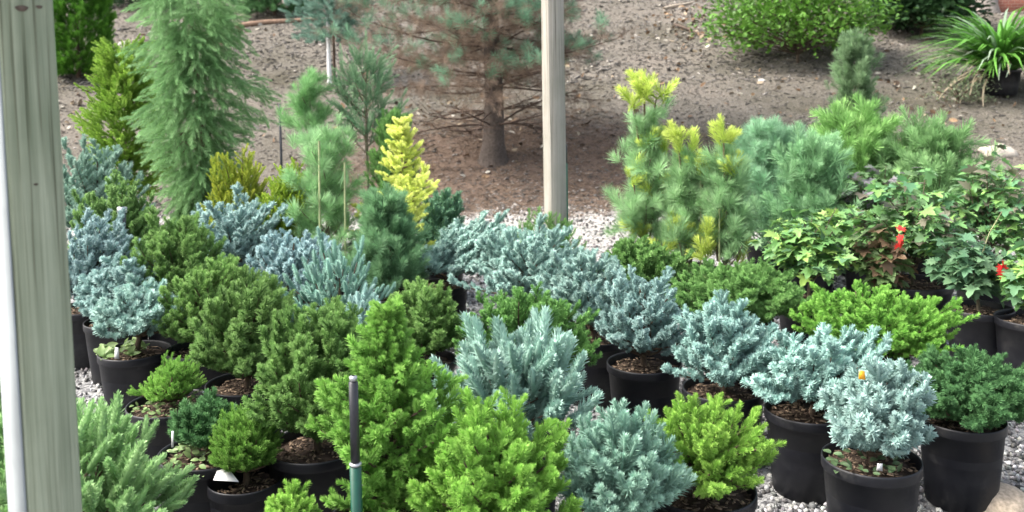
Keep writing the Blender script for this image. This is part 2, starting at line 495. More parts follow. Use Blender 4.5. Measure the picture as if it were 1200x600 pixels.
# ------------------------------------------------------------------ pots
_pots = {}
def pot_meshes(r, h):
    key = (round(r, 3), round(h, 3))
    if key in _pots: return _pots[key]
    rb = r * .80
    prof = [(0.0001, 0), (rb - .008, 0), (rb, .006), (rb + (r - rb) * .35, h * .4), (r * .955, h - .034), (r * .985, h - .032), (r, h - .027), (r * 1.0, h - .005),
            (r * .995, h), (r * .97, h), (r * .955, h - .006), (r * .94, h - .05), (r * .9, h - .12), (r * .86, h - .16), (.0001, h - .16)]
    pm = lathe('pot', prof, M_POT, 44)
    out = []
    for k in range(4):
        rs = np.random.RandomState(k + 10)
        V, Q = [], []; nr, sg = 9, 30; ri = r * .935
        for u in range(nr):
            for s in range(sg):
                a = s * 2 * math.pi / sg; q = ri * u / (nr - 1)
                V.append((q * math.cos(a), q * math.sin(a), h - .03 + (.012 * (1 - u / (nr - 1)) + rs.uniform(-.004, .004) if u else .012)))
        for u in range(nr - 1):
            for s in range(sg): Q.append((u * sg + s, u * sg + (s + 1) % sg, (u + 1) * sg + (s + 1) % sg, (u + 1) * sg + s))
        C = np.tile([.05, .034, .024], (len(V), 1)) * rs.uniform(.6, 1.5, (len(V), 1))
        V = np.array(V); Fq = [np.array(Q)]
        n = 170
        rr = np.sqrt(rs.uniform(0, 1, n)) * ri * .95; aa = rs.uniform(0, 6.28, n)
        cv, cq = [], []; cc = []
        for t in range(n):
            tv = CHIPS[t % 5][0] * rs.uniform(.004, .010)
            R3 = np.array(Matrix.Rotation(aa[t] * 3, 3, 'Z') @ Matrix.Rotation(rs.uniform(-.5, .5), 3, 'X'))
            cv.append(tv @ R3.T + np.array([rr[t] * math.cos(aa[t]), rr[t] * math.sin(aa[t]), h - .022 + .01 * (1 - rr[t] / ri)]))
            cq.append(CHIPS[0][1] + len(V) + t * 8)
            cc.append(np.tile(np.array([.22, .16, .11]) * rs.uniform(.25, 1.5), (8, 1)))
        out.append(mesh_np('soil', np.vstack([V] + cv), [Fq[0], np.concatenate(cq)], M_SOIL, np.vstack([C] + cc)))
    _pots[key] = (pm, out)
    return _pots[key]

# ------------------------------------------------------------------ branching
def lump(d, seed, f=2.2):
    return noise.noise(Vector((d[0] * f + seed * 7.3, d[1] * f - seed * 3.1, d[2] * f + seed)))
def br_mound(Rr, z0, z1, n, seed, low=-.35, amp=.42, lift=.35, squash=1.0):
    """branches filling a lumpy mound between heights z0 and z1"""
    rs = np.random.RandomState(seed); out = []
    h = z1 - z0; c = z0 + h * .36
    for i in range(n):
        u = low + (1 - low) * (i + .5) / n
        th = i * 2.39996 + rs.uniform(-.25, .25)
        q = math.sqrt(max(0, 1 - u * u))
        d = Vector((q * math.cos(th), q * math.sin(th), u))
        k = (1 - amp * .35) + amp * lump(d, seed) + rs.uniform(-.13, .11)
        e = Vector((d.x * Rr * k, d.y * Rr * k, c + (d.z * h * .64 * k if d.z > 0 else d.z * h * .36)))
        s = Vector((rs.uniform(-.02, .02), rs.uniform(-.02, .02), z0 + h * (.05 + .35 * rs.uniform(0, 1) * max(0, (u + .4)))))
        m = s.lerp(e, .55) - Vector((0, 0, lift * q * h * .18)) + Vector(rs.uniform(-.1, .1, 3)) * Rr
        out.append((s, m, e))
    return out
def br_upright(Rr, z0, z1, n, seed, prof, elev=25, amp=.25, droop=0.0, whorl=0):
    rs = np.random.RandomState(seed); out = []; h = z1 - z0
    for i in range(n):
        t = (i + .5) / n
        if whorl: t = (math.floor(t * whorl) + rs.uniform(0, .25)) / whorl
        z = z0 + h * t
        th = i * 2.39996 + rs.uniform(-.3, .3)
        d = Vector((math.cos(th), math.sin(th), t * 2))
        r = Rr * prof(t) * ((1 - amp * .4) + amp * lump(d, seed, 1.6) * 1.3 + rs.uniform(-.12, .12))
        r = max(r, .015)
        el = math.tan(math.radians(elev + rs.uniform(-8, 8) + 18 * t))
        s = Vector((0, 0, z - r * el * .5)); s.z = max(s.z, z0 * .98)
        e = Vector((math.cos(th) * r, math.sin(th) * r, s.z + r * el - droop * r))
        m = s.lerp(e, .5) + Vector((0, 0, droop * r * .45)) - Vector((0, 0, (1 - min(1, droop * 3)) * r * .08))
        out.append((s, m, e))
    out.append((Vector((0, 0, z0 + h * .75)), Vector((0, 0, z0 + h * .88)), Vector((rs.uniform(-.01, .01), 0, z1))))
    return out
def bez(s, m, e, t): return s * (1 - t) ** 2 + m * 2 * t * (1 - t) + e * t * t
def bezd(s, m, e, t): return ((m - s) * (1 - t) + (e - m) * t).normalized()

def sprout(brs, seed, side=7, t0=.4, ang=48, up=.25, L=.048, sc=(.8, 1.15), endsc=1.15, hang=0.0, jit=.18):
    rs = np.random.RandomState(seed + 99); P, D, S, G = [], [], [], []
    for (s, m, e) in brs:
        d = bezd(s, m, e, 1.0); u = Vector((0, 0, 1))
        P.append(e - d * L * .55); D.append(d + u * up * .8 - u * hang); S.append(rs.uniform(*sc) * endsc); G.append(1.0)
        ln = (e - s).length
        ns = max(2, int(side * min(1.3, max(.4, ln / (4.5 * L)))))
        for k in range(ns):
            t = t0 + (1 - t0) * (k + rs.uniform(0, .7)) / ns
            p = bez(s, m, e, t); d = bezd(s, m, e, t)
            ax = (d.cross(u)); ax = ax.normalized() if ax.length > .05 else Vector((1, 0, 0))
            nr = ax.cross(d)                       # the "upper" side of the branch
            sg = 1 if k % 2 else -1
            phi = rs.uniform(-.5, .9)
            o = ax * sg * math.cos(phi) + nr * math.sin(phi)
            a = R(ang + rs.uniform(-12, 12)) * (1.05 - .3 * t)
            dd = d * math.cos(a) + o * math.sin(a) + u * up - u * hang + Vector(rs.uniform(-jit, jit, 3))
            P.append(p); D.append(dd); S.append(rs.uniform(*sc) * (.72 + .3 * t)); G.append(t * .8)
    return np.array(P), np.array(D), np.array(S), np.array(G)
def stems(brs, z0, top, r=.012, every=2, rt=.0016):
    seg = [[(Vector((0, 0, z0)), r * 1.15), (Vector((.004, .003, z0 + (top - z0) * .5)), r * .8), (Vector((0, 0, top)), r * .3)]]
    for (s, m, e) in brs[::every]:
        seg.append([(bez(s, m, e, t), (r * .35) * (1 - t) + rt) for t in (0, .35, .7, .93)])
    return seg
def colset(P, G, cols, seed, var=.14):
    """cols = (old, new, tip). new growth by G and random clumps"""
    rs = np.random.RandomState(seed + 5); n = len(P)
    old, new, tip = [np.array(c) for c in cols]
    cl = np.array([noise.noise(Vector(p) * 14 + Vector((seed, 0, 0))) for p in P])
    g = np.clip(G * .6 + cl * .7 + rs.uniform(-.2, .25, n), 0, 1)[:, None]
    v = 1 + rs.uniform(-var, var, n)[:, None]
    C0 = (old * (1 - g * .6) + new * g * .6) * v
    C1 = (new * (1 - g * .7) + tip * g * .7) * v
    return C0, C1

# colours (old, new, tip)
BLUE = ((.16, .28, .245), (.33, .50, .45), (.48, .66, .60))
BLUE2 = ((.165, .275, .265), (.33, .48, .47), (.49, .64, .62))
BLUEG = ((.15, .275, .215), (.32, .50, .41), (.48, .66, .56))
DKGREEN = ((.05, .12, .045), (.09, .215, .08), (.16, .32, .12))
GREEN = ((.08, .18, .05), (.16, .33, .095), (.27, .47, .15))
OLIVE = ((.10, .20, .06), (.19, .335, .10), (.31, .48, .16))
LIME = ((.13, .27, .05), (.28, .51, .09), (.46, .71, .16))
LIMEF = ((.10, .23, .045), (.215, .44, .08), (.37, .61, .15))
YELLOW = ((.36, .50, .08), (.90, .94, .26), (.96, .97, .5))
SOFT = ((.17, .31, .15), (.28, .48, .23), (.40, .62, .33))
TEAL = ((.10, .22, .13), (.18, .36, .23), (.28, .48, .33))
FIRG = ((.18, .33, .13), (.34, .55, .23), (.52, .74, .37))

# style table: template near, template far, sprout settings, material
ST = dict(
    globe=dict(t='globe', tf='globe_far', mat=M_WAXY, n=78, side=9, L=.044, up=.22, ang=56, t0=.35),
    bluefir=dict(t='fir', tf='fir', mat=M_WAXY, n=56, side=6, L=.10, up=.5, ang=48, sc=(.6, 1.0), t0=.3),
    bluesoft=dict(t='spruce', tf='globe_far', mat=M_WAXY, n=80, side=9, L=.052, up=.25, ang=52, t0=.3),
    bun=dict(t='green', tf='green_far', mat=M_NEEDLE, n=125, side=10, L=.036, up=.25, ang=52, t0=.35),
    nest=dict(t='green', tf='green_far', mat=M_NEEDLE, n=125, side=13, L=.038, up=.1, ang=54, t0=.3, lift=1.0, low=.05),
    spruce=dict(t='spruce', tf='spruce', mat=M_NEEDLE, n=95, side=11, L=.056, up=.22, ang=54, sc=(.6, 1.05), t0=.25),
    fox=dict(t='foxtail', tf='foxtail', mat=M_NEEDLE, n=66, side=7, L=.09, up=.42, ang=50, sc=(.55, 1.0), t0=.25),
    moss=dict(t='moss', tf='moss', mat=M_NEEDLE, n=110, side=9, L=.03, up=.3, ang=40, t0=.5, amp=.12),
    feather=dict(t='feather', tf='feather', mat=M_NEEDLE, n=110, side=9, L=.08, up=.2, ang=46, t0=.25),
    scale=dict(t='scale', tf='scale', mat=M_NEEDLE, n=120, side=10, L=.07, up=.15, ang=42),
    tuft=dict(t='tuft', tf='tuft', mat=M_NEEDLE, n=44, side=5, L=.06, up=.35, ang=44, t0=.3, sc=(.7, 1.0)),
)

THINGS = {}
def foliage_on(root, seed, style, cols, Rr, z0, z1, form='mound', far=False, dens=1.0, scale=1.08, prof=None, elev=25, droop=0.0, stem_col=(.12, .085, .06), stem_r=.012, **over):
    st = dict(ST[style]); st.update(over)
    rj = np.random.RandomState(seed + 400); jit = rj.uniform(.965, 1.035, 3) * rj.uniform(.92, 1.1)
    cols = [tuple(float(c * j) for c, j in zip(cc, jit)) for cc in cols]; scale = scale * rj.uniform(.88, 1.16)
    n = int(st['n'] * dens)
    if form == 'mound':
        brs = br_mound(Rr, z0, z1, n, seed, low=st.get('low', -.35), amp=st.get('amp', .45), lift=st.get('lift', .35))
    else:
        brs = br_upright(Rr, z0, z1, n, seed, prof or (lambda t: (1 - t) ** .75 * (1 if t > .06 else .7)), elev, droop=droop, amp=st.get('amp', .3), whorl=st.get('whorl', 0))
    P, D, S, G = sprout(brs, seed, st['side'], st.get('t0', .4), st['ang'], st['up'], st['L'] * scale, st.get('sc', (.75, 1.15)), hang=st.get('hang', 0))
    C0, C1 = colset(P, G, cols, seed)
    me = assemble('foliage', T_[st['tf'] if far else st['t']], P, D, S * scale, C0, C1, st['mat'], seed=seed)
    f = link('foliage', me, root)
    link('stems', tubes('stems', stems(brs, z0 - .06 if z0 > .1 else z0, z0 + (z1 - z0) * .8, stem_r, 2 if not far else 3), M_BARK, stem_col), root)
    return brs

def potted(name, label, cat, group, cx, rim_y, x0, x1, ytop, style, cols, seed, pr=.14, ph=.27, zb=None, far=None, fx=None, pot=True, bury=None, **kw):
    """potted plant: rim centre pixel (cx, rim_y); foliage spans x0..x1 and reaches ytop"""
    p = on(cx, rim_y, ph); Y = p.y
    root = empty(name, (p.x, p.y, 0), label, cat, group, rz=0)
    if pot:
        pm, soils = pot_meshes(pr, ph)
        link('pot', pm, root); s = link('soil', soils[seed % 4], root)
    fc = (x0 + x1) / 2 if fx is None else fx
    Rr = (at(x1, rim_y, Y).x - at(x0, rim_y, Y).x) / 2
    ztop = at(fc, ytop, Y).z
    off = at(fc, rim_y, Y).x - p.x
    z0 = (ph if zb is None else zb)
    k = len(root.children)
    far = (Y > 4.4) if far is None else far
    brs = foliage_on(root, seed, style, cols, Rr * .97, z0, ztop - .01, far=far, **kw)
    # the crown leans towards where it hangs over the pot
    for ch in root.children:
        if ch.name.startswith('foliage') or ch.name.startswith('stems'):
            sh = off / max(.05, ((z0 + ztop) / 2 - (ph - .04)))
            sh = max(-.7, min(.7, sh))
            me = ch.data; n = len(me.vertices); co = np.empty(n * 3, np.float32); me.vertices.foreach_get('co', co); co = co.reshape(-1, 3)
            co[:, 0] += np.clip(co[:, 2] - (ph - .04), 0, None) * sh
            me.vertices.foreach_set('co', co.ravel()); me.update()
    THINGS[seed] = root
    return root
def cloud(root, seed, tname, N_, Rr, z0, z1, cols, S, prof, up=.3, hang=0.0, mat=None, amp=.35, inner=.55, cx=0.0, flat=True, trunk=None, out=1.0, f=1.6):
    """a full crown: sprays spread through an uneven volume, thicker towards its skin"""
    rs = np.random.RandomState(seed); P, D, G = [], [], []; h = z1 - z0
    for i in range(N_):
        t = rs.uniform(0, 1); th = rs.uniform(0, 6.283)
        d = Vector((math.cos(th), math.sin(th), t * h / max(Rr, .1) * .8))
        k = (1 - amp * .3) + amp * 1.2 * lump(d, seed, f) + .35 * amp * lump(d, seed + 3, f * 3)
        q = inner + (1 - inner) * rs.uniform(0, 1) ** .6
        r = Rr * prof(t) * k * q
        tt = z0 + h * t * (.93 + .12 * k)
        P.append((math.cos(th) * r + cx * t, math.sin(th) * r, tt)); G.append((q - inner) / (1 - inner))
        D.append((math.cos(th) * out + rs.normal(0, .3), math.sin(th) * out + rs.normal(0, .3), up - hang + (t - .3) * .8 * (hang == 0) + rs.normal(0, .25)))
    P = np.array(P); G = np.array(G)
    C0, C1 = colset(P * .5, G, cols, seed, .2)
    link('foliage', assemble('foliage', T_[tname], P, D, S * rs.uniform(.65, 1.15, N_), C0, C1, mat or M_NEEDLE, seed=seed), root)
    if trunk:
        segs = [[(Vector((0, 0, 0)), trunk * 1.2), (Vector((.01, 0, z0 + h * .4)), trunk * .8), (Vector((cx, 0, z0 + h * .85)), trunk * .25)]]
        for i in range(16):
            t = rs.uniform(.05, .8); th = rs.uniform(0, 6.28); r = Rr * prof(t) * .7
            segs.append([(Vector((0, 0, max(.05, z0 + h * t - r * .4))), trunk * .35), (Vector((math.cos(th) * r * .5, math.sin(th) * r * .5, z0 + h * t)), trunk * .2), (Vector((math.cos(th) * r, math.sin(th) * r, z0 + h * t + r * (.3 - hang))), .002)])
        link('stems', tubes('stems', segs, M_BARK, (.13, .09, .065)), root)
def clumpy(root, seed, Rr, z0, z1, cols, prof, nc, per=14, S=1.0, tname='tuft', low=.1, spread=.55, cx=0.0, trunk=.012, size=.05, up=.7):
    """open pine: a trunk, bare limbs, and a starry bunch of needle shoots at each limb end"""
    rs = np.random.RandomState(seed); P, D, G = [], [], []; h = z1 - z0
    segs = [[(Vector((0, 0, .2)), trunk), (Vector((cx * .5, 0, z0 + h * .5)), trunk * .7), (Vector((cx, 0, z1 - .05)), trunk * .35)]]
    for i in range(nc):
        t = (i + rs.uniform(.1, .9)) / nc; th = i * 2.39996 + rs.uniform(-.6, .6)
        r = Rr * prof(t) * (rs.uniform(.35, 1.1))
        c = Vector((math.cos(th) * r + cx * t, math.sin(th) * r, z0 + h * t))
        if i == nc - 1: c = Vector((cx, 0, z1 - .03))
        s = Vector((cx * t * .9, 0, max(.22, c.z - r * .8 - .02)))
        segs.append([(s, trunk * .45), (s.lerp(c, .5) - Vector((0, 0, r * .1)), trunk * .32), (c, .002)])
        o = (c - s).normalized()
        for q in range(per):
            P.append(c - o * size * rs.uniform(-.3, 1.8) + Vector(rs.normal(0, size * .35, 3)))
            D.append(o * .6 + Vector((0, 0, up * rs.uniform(.2, 1.3))) + Vector(rs.normal(0, spread, 3))); G.append(rs.uniform(0, 1))
    n = len(P); P = np.array(P); C0, C1 = colset(P * .6, np.array(G), cols, seed, .18)
    link('foliage', assemble('foliage', T_[tname], P, D, S * rs.uniform(.6, 1.15, n), C0, C1, M_NEEDLE, seed=seed), root)
    link('stems', tubes('stems', segs, M_BARK, (.2, .17, .12)), root)
def potted_open(name, label, group, cx, rim_y, x0, x1, ytop, seed, cols, prof, nc, zb=.35, pr=.14, ph=.27, **kw):
    p = on(cx, rim_y, ph); Y = p.y
    root = empty(name, (p.x, p.y, 0), label, 'potted plant', group)
    pm, soils = pot_meshes(pr, ph); link('pot', pm, root); link('soil', soils[seed % 4], root)
    Rr = (at(x1, rim_y, Y).x - at(x0, rim_y, Y).x) / 2 - .03
    fx = (x0 + x1) / 2
    clumpy(root, seed, Rr, zb, at(fx, ytop, Y).z - .05, cols, prof, nc, cx=(at(fx, rim_y, Y).x - p.x), **kw)
    return root
def potted_cloud(name, label, group, cx, rim_y, x0, x1, ytop, seed, tname, N_, cols, S, prof, zb=.3, pr=.14, ph=.27, trunk=.012, **kw):
    p = on(cx, rim_y, ph); Y = p.y
    root = empty(name, (p.x, p.y, 0), label, 'potted plant', group)
    pm, soils = pot_meshes(pr, ph); link('pot', pm, root); link('soil', soils[seed % 4], root)
    Rr = (at(x1, rim_y, Y).x - at(x0, rim_y, Y).x) / 2 - S * .05
    fx = (x0 + x1) / 2
    cloud(root, seed, tname, N_, Rr, zb, at(fx, ytop, Y).z - S * .04, cols, S, prof, trunk=trunk, cx=(at(fx, rim_y, Y).x - p.x), **kw)
    return root
# ------------------------------------------------------------------ wooden posts
def post(name, label, cx, Y, w, rz, lean, mat, top=3.2, knots=()):
    b = at(cx[1], cx[0], Y)
    root = empty(name, (b.x, b.y, -.02), label, 'post', None, rz)
    h = w / 2; bv = w * .05
    prof = [(-h + bv, -h), (h - bv, -h), (h, -h + bv), (h, h - bv), (h - bv, h), (-h + bv, h), (-h, h - bv), (-h, -h + bv)]
    V, Q = [], []; nz = 24
    for k in range(nz + 1):
        z = (top + .02) * k / nz
        for (x, y) in prof:
            V.append((x + .0015 * math.sin(z * 3 + y * 20), y + .0015 * math.cos(z * 2.3), z))
    for k in range(nz):
        for s in range(8): Q.append((k * 8 + s, k * 8 + (s + 1) % 8, k * 8 + 8 + (s + 1) % 8, k * 8 + 8 + s))
    me = mesh_np('timber', V, [np.array(Q), np.array([[nz * 8 + s for s in range(8)]])], mat)
    link('timber', me, root)
    for (dx, z, r) in knots:
        kv = [(dx + r * 1.5 * math.cos(a) * (1 + .15 * math.sin(3 * a)), -h - .0022, z + .02 + r * .75 * math.sin(a)) for a in np.linspace(0, 6.283, 15)[:-1]]
        kv = [(dx, -h - .0035, z + .02)] + kv
        me = mesh_np('knot', kv, [np.array([(0, q, q % 14 + 1) for q in range(1, 15)])], M_KNOT)
        link('knot', me, root)
    M = Matrix.Rotation(R(lean), 4, 'Y') @ Matrix.Rotation(rz, 4, 'Z')
    # lean about the height where it crosses the picture
    piv = Vector((b.x, b.y, b.z))
    base = M @ Vector((0, 0, -(b.z + .02)))
    root.matrix_world = Matrix.Translation(piv + base) @ M
    return root
az = math.atan2(at(48, 300, 1.5).x, 1.5)
post('wooden_post', 'weathered grey green timber post standing close by with a bright left edge', (300, 37), 1.5, .083, -az + R(19), -.6, M_POST, 3.0,
     [(-.008, 1.475, .0065), (.018, 1.478, .0035), (-.002, 1.20, .0025)])
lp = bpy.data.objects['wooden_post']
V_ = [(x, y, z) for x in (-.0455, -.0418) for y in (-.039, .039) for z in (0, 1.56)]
link('added_bright_strip', mesh_np('added_bright_strip', V_, [CHIPS[0][1]], M_STRIP), lp)  # thin strip added over the left face so it looks sunlit
az = math.atan2(at(650, 120, 4.75).x, 4.75)
post('wooden_post', 'pale square timber post rising between the blue spruces and the mulch bank', (120, 649), 4.75, .089, -az + R(24), 0.0, M_POST2, 3.4, [])

# ------------------------------------------------------------------ gravel and mulch
def scatter_gravel():
    rs = np.random.RandomState(3); P = []
    for (ya, yb, dens) in ((1.6, 2.6, 1500), (2.6, 3.6, 2300), (3.6, 4.8, 1700), (4.8, 6.5, 700), (6.5, 9.2, 330)):
        xa, xb = -(yb * .6 + .4), yb * .6 + .5
        n = int((yb - ya) * (xb - xa) * dens)
        P.append(np.stack([rs.uniform(xa, xb, n), rs.uniform(ya, yb, n), np.zeros(n)], 1))
    P = np.concatenate(P); n = len(P)
    S = rs.uniform(.006, .0135, n) * np.where(P[:, 1] > 4.8, 1.35, 1); P[:, 2] = S * rs.uniform(.1, .7, n)
    D = rs.normal(0, 1, (n, 3))
    g = rs.choice([.06, .14, .26, .42, .62], n, p=[.2, .24, .26, .19, .11]) * rs.uniform(.8, 1.2, n)
    C = g[:, None] * np.array([1, .995, .98]) * (1 + rs.uniform(-.05, .05, (n, 3)))
    C = np.clip(C * np.where(P[:, 1:2] > 6, np.array([[1.0, .97, .92]]), 1), 0, .75)
    me = assemble('gravel', PEBBLES, P, D, S, C, C, M_STONE, flatup=False, seed=1)
    tag(link('gravel', me), 'loose crushed grey and white gravel between the pots', 'gravel', kind='stuff')
scatter_gravel()
def scatter_mulch():
    rs = np.random.RandomState(4); P = []
    n = 60000
    Y = 9.0 + 13 * rs.uniform(0, 1, n) ** 1.3
    X = rs.uniform(-.62, .62, n) * Y
    Z = np.array([terrain(x, y) for x, y in zip(X, Y)])
    P = np.stack([X, Y, Z + .006], 1)
    D = np.stack([rs.normal(0, 1, n), rs.normal(0, 1, n), rs.normal(.1, .25, n)], 1)
    S = rs.uniform(.006, .022, n) * (1 + (rs.uniform(0, 1, n) < .04) * 1.3)
    g = rs.choice([.09, .14, .19, .28, .5], n, p=[.2, .28, .3, .2, .02]) * rs.uniform(.75, 1.2, n)
    S = S * (1 + .7 * (P[:, 1] > 13.5))
    C = g[:, None] * np.array([1.03, .95, .86])
    # chips lie along their x axis: turn them so the long side follows the ground
    me = assemble('bark_mulch', CHIPS, P, np.stack([D[:, 0] * .2, D[:, 1] * .2, np.ones(n)], 1), S, C, C, M_CHIP, flatup=False, seed=2)
    tag(link('bark_mulch', me), 'scattered bark chips and twigs on the bank', 'mulch', kind='stuff')
scatter_mulch()
def scatter_litter():
    rs = np.random.RandomState(9); n = 2600
    a = rs.uniform(0, 6.28, n); r = np.sqrt(rs.uniform(0, 1, n)) * 2.6
    X = PINE.x + .3 + r * np.cos(a); Y = PINE.y - .4 + r * np.sin(a) * .8
    P = np.stack([X, Y, np.array([terrain(x, y) for x, y in zip(X, Y)]) + .012], 1)
    D = np.stack([rs.normal(0, 1, n), rs.normal(0, 1, n), rs.uniform(0, .12, n)], 1)
    C = np.array([.2, .145, .105]) * rs.uniform(.5, 1.6, (n, 1))
    me = assemble('pine_needle_litter', [shoot(L=.03, nl=.09, nw=.003, n=12, a0=80, a1=20, core=0, up=0, flat=.7, seed=2)], P, D, rs.uniform(.6, 1.1, n), C, C, M_CHIP, seed=3)
    tag(link('pine_needle_litter', me), 'brown fallen pine needles under the pine tree', 'needle litter', kind='stuff')
scatter_litter()
def leaf_litter():
    rs = np.random.RandomState(19); P = []
    for (px, py, sx, sy, n) in ((245, 30, 45, 26, 260), (805, 30, 40, 28, 260), (700, 110, 260, 60, 260), (1080, 120, 110, 50, 160), (480, 150, 120, 40, 120), (90, 130, 30, 30, 60)):
        for k in range(n):
            y_ = py + rs.normal(0, sy * .6)
            if y_ < -25 or y_ > 215: continue
            P.append(on_bank(px + rs.normal(0, sx * .7), y_) + Vector((0, 0, .015)))
    n = len(P); D = np.stack([rs.normal(0, 1, n), rs.normal(0, 1, n), rs.uniform(-.1, .5, n)], 1)
    pal = np.array([(.3, .2, .12), (.16, .1, .06), (.42, .34, .24), (.5, .47, .4), (.1, .07, .05)])
    C = pal[rs.randint(0, 5, n)] * rs.uniform(.7, 1.15, (n, 1))
    me = assemble('leaf_litter', T_['oval'], P, D, rs.uniform(.04, .11, n), C, C, M_CHIP, flatup=False, seed=6)
    tag(link('leaf_litter', me), 'dry fallen leaves strewn over the bank', 'leaf litter', kind='stuff')
leaf_litter()

# ------------------------------------------------------------------ potted plants of the front right
GB = 'potted dwarf blue spruces'; GG = 'potted dwarf green spruces'; GM = 'potted japanese maples'; GP = 'potted young pines'
def blue(label, *a, style='globe', cols=BLUE, **k): return potted('potted_blue_spruce', label, 'potted plant', GB, *a[:5], style, cols, a[5], **k)
def green(label, *a, style='bun', cols=OLIVE, **k): return potted('potted_green_spruce', label, 'potted plant', GG, *a[:5], style, cols, a[5], **k)

b1 = blue('dwarf blue spruce with a small orange tag in its crown', 1021, 536, 966, 1088, 428, 1, pr=.134)
b2 = blue('dwarf blue spruce in a black pot directly behind the one with the orange tag', 948, 478, 886, 1050, 386, 2, fx=965, low=-.3, amp=.6)
blue('dwarf blue spruce with a leaning crown, behind the lime green bush with gravel beside it', 848, 454, 784, 914, 344, 3, low=-.25, amp=.55)
blue('tidy dwarf blue spruce whose whole tapered black pot shows, fourth of its row', 755, 424, 692, 812, 310, 4, amp=.5, scale=.92)
blue('blue spruce behind the fully visible tapered pot, its own pot in shade', 697, 393, 620, 752, 284, 5, low=-.1, amp=.55)
blue('wide pale blue spruce just below the pale square post', 622, 366, 540, 712, 252, 6, low=-.1, amp=.6, scale=1.1)
blue('blue spruce at the far end of the pale row, beside the yellow spruce', 517, 333, 484, 612, 252, 7, fx=548, low=-.05, amp=.6)
green('dark green nest spruce spilling over its black pot right of the orange tagged spruce', 1127, 489, 1036, 1224, 414, 8, style='nest', cols=DKGREEN, pr=.128, low=-.05, dens=1.2)
green('flat bright lime green nest spruce behind the blue spruces', 1020, 416, 916, 1134, 340, 9, style='nest', cols=LIMEF, dens=1.15)
green('flat mid green nest spruce between the blue row and the maples', 868, 374, 776, 962, 312, 10, style='nest', cols=GREEN, dens=1.1)
green('low green nest spruce right of the pale post, below the yellow tipped pines', 748, 345, 694, 812, 282, 11, style='nest', cols=GREEN, far=True)
green('small green juniper at the foot of the pale post', 643, 345, 592, 686, 252, 12, style='feather', cols=GREEN, scale=.7)
green('bright lime green spruce in a black pot with bare gravel to its right', 823, 572, 738, 906, 464, 13, style='spruce', cols=LIME, dens=.95, scale=.78)
green('large glowing lime green spruce at the bottom centre, brightest of the bushes', 580, 640, 478, 684, 472, 14, style='spruce', cols=LIME, dens=1.3, scale=.8)
blue('blue green spruce with loose shoots between the two lime green bushes', 722, 610, 655, 796, 486, 15, style='bluesoft', cols=BLUEG, dens=1.0)
potted('potted_blue_fir', 'large pale blue fir with long upright shoots in the middle of the plants', 'potted plant', None, 602, 520, 505, 694, 392, 'bluefir', ((.17, .31, .245), (.35, .54, .45), (.52, .71, .62)), 16, dens=.9, scale=1.12, low=-.1, up=.45, fx=598)
green('rounded light green mound behind the large pale blue fir', 614, 452, 532, 704, 334, 17, cols=GREEN, dens=1.2)
green('tall yellow green spruce with a pointed leader behind the black and green rod', 455, 600, 352, 562, 366, 18, style='spruce', cols=LIMEF, form='upright', dens=2.4, scale=.8,
      prof=lambda t: (1.08 - .75 * (t / .7) ** 1.3) if t < .7 else .33 * (1 - (t - .7) / .3) ** .8 + .03, elev=24, amp=.95)
green('upright olive green spruce at the front end of the left diagonal row', 370, 520, 296, 456, 350, 19, dens=1.5, pr=.145)
green('second olive green spruce from the front of the left diagonal row', 288, 448, 232, 356, 318, 20, dens=1.15)
green('third olive green spruce from the front of the left diagonal row', 236, 408, 188, 314, 296, 21, dens=1.1)
green('fourth olive green spruce from the front of the left diagonal row', 208, 368, 148, 272, 246, 22, dens=1.1)
green('olive green spruce farthest back in the left diagonal row', 140, 330, 86, 198, 206, 23, dens=1.0)
b23 = blue('leaning grey blue spruce with bare soil and weeds in its pot, left side', 158, 410, 108, 220, 330, 24, cols=BLUE, zb=.31, fx=168, low=-.1, amp=.6)
blue('grey blue spruce behind the leaning one near the timber post', 137, 375, 90, 204, 295, 25, cols=BLUE, amp=.6)
blue('upright grey blue spruce beside the tilted dark stake', 100, 360, 64, 164, 244, 26, cols=BLUE2, style='bluesoft', scale=.9)
blue('distant pale blue spruce beside the timber post under the yellow green shrub', 112, 282, 60, 172, 164, 27, cols=BLUEG)
blue('silvery blue spruce at the head of the middle diagonal row', 268, 330, 206, 350, 222, 28, cols=BLUE2, low=-.1, amp=.65, scale=1.1)
blue('silvery blue spruce second in the middle diagonal row', 338, 368, 276, 412, 262, 29, cols=BLUE2, low=-.1, amp=.65, scale=1.05)
blue('pale blue fir with leaf like upright shoots third in the middle diagonal row', 395, 402, 332, 458, 284, 30, style='bluefir', cols=BLUEG, scale=.72, dens=1.0)
blue('small blue fir with narrow upright shoots below the third one of the middle row', 426, 432, 390, 468, 340, 31, style='bluefir', cols=BLUE, scale=.7, dens=.8)
green('small olive green spruce behind the pointed leader of the tall yellow green spruce', 492, 420, 446, 545, 328, 32, cols=OLIVE)
potted_cloud('potted_green_pine', 'upright soft green young conifer in front of the yellow spruce', None, 455, 345, 408, 504, 238, 33, 'soft', 620, ((.11, .23, .11), (.19, .37, .18), (.3, .5, .27)), .7, lambda t: 1.0 * (1 - t ** 1.6 * .7), zb=.3, up=1.1, amp=.7, inner=.2)
potted('potted_yellow_spruce', 'bright yellow narrow spruce standing out among green plants', 'potted plant', None, 474, 318, 424, 524, 143, 'spruce', YELLOW, 34, form='upright', elev=12, dens=.9, scale=1.05, zb=.3,
       prof=lambda t: 1.75 * (1 - t) ** .95 + .06, amp=.9)
blue('small blue green conifer right behind the bright yellow spruce', 517, 300, 492, 544, 220, 35, cols=TEAL)
potted('potted_green_pine', 'dark green bushy conifer behind the bright yellow spruce', 'potted plant', None, 462, 292, 428, 498, 142, 'feather', GREEN, 36, form='upright', elev=48, prof=lambda t: (1 - t) ** .4, dens=1.0)
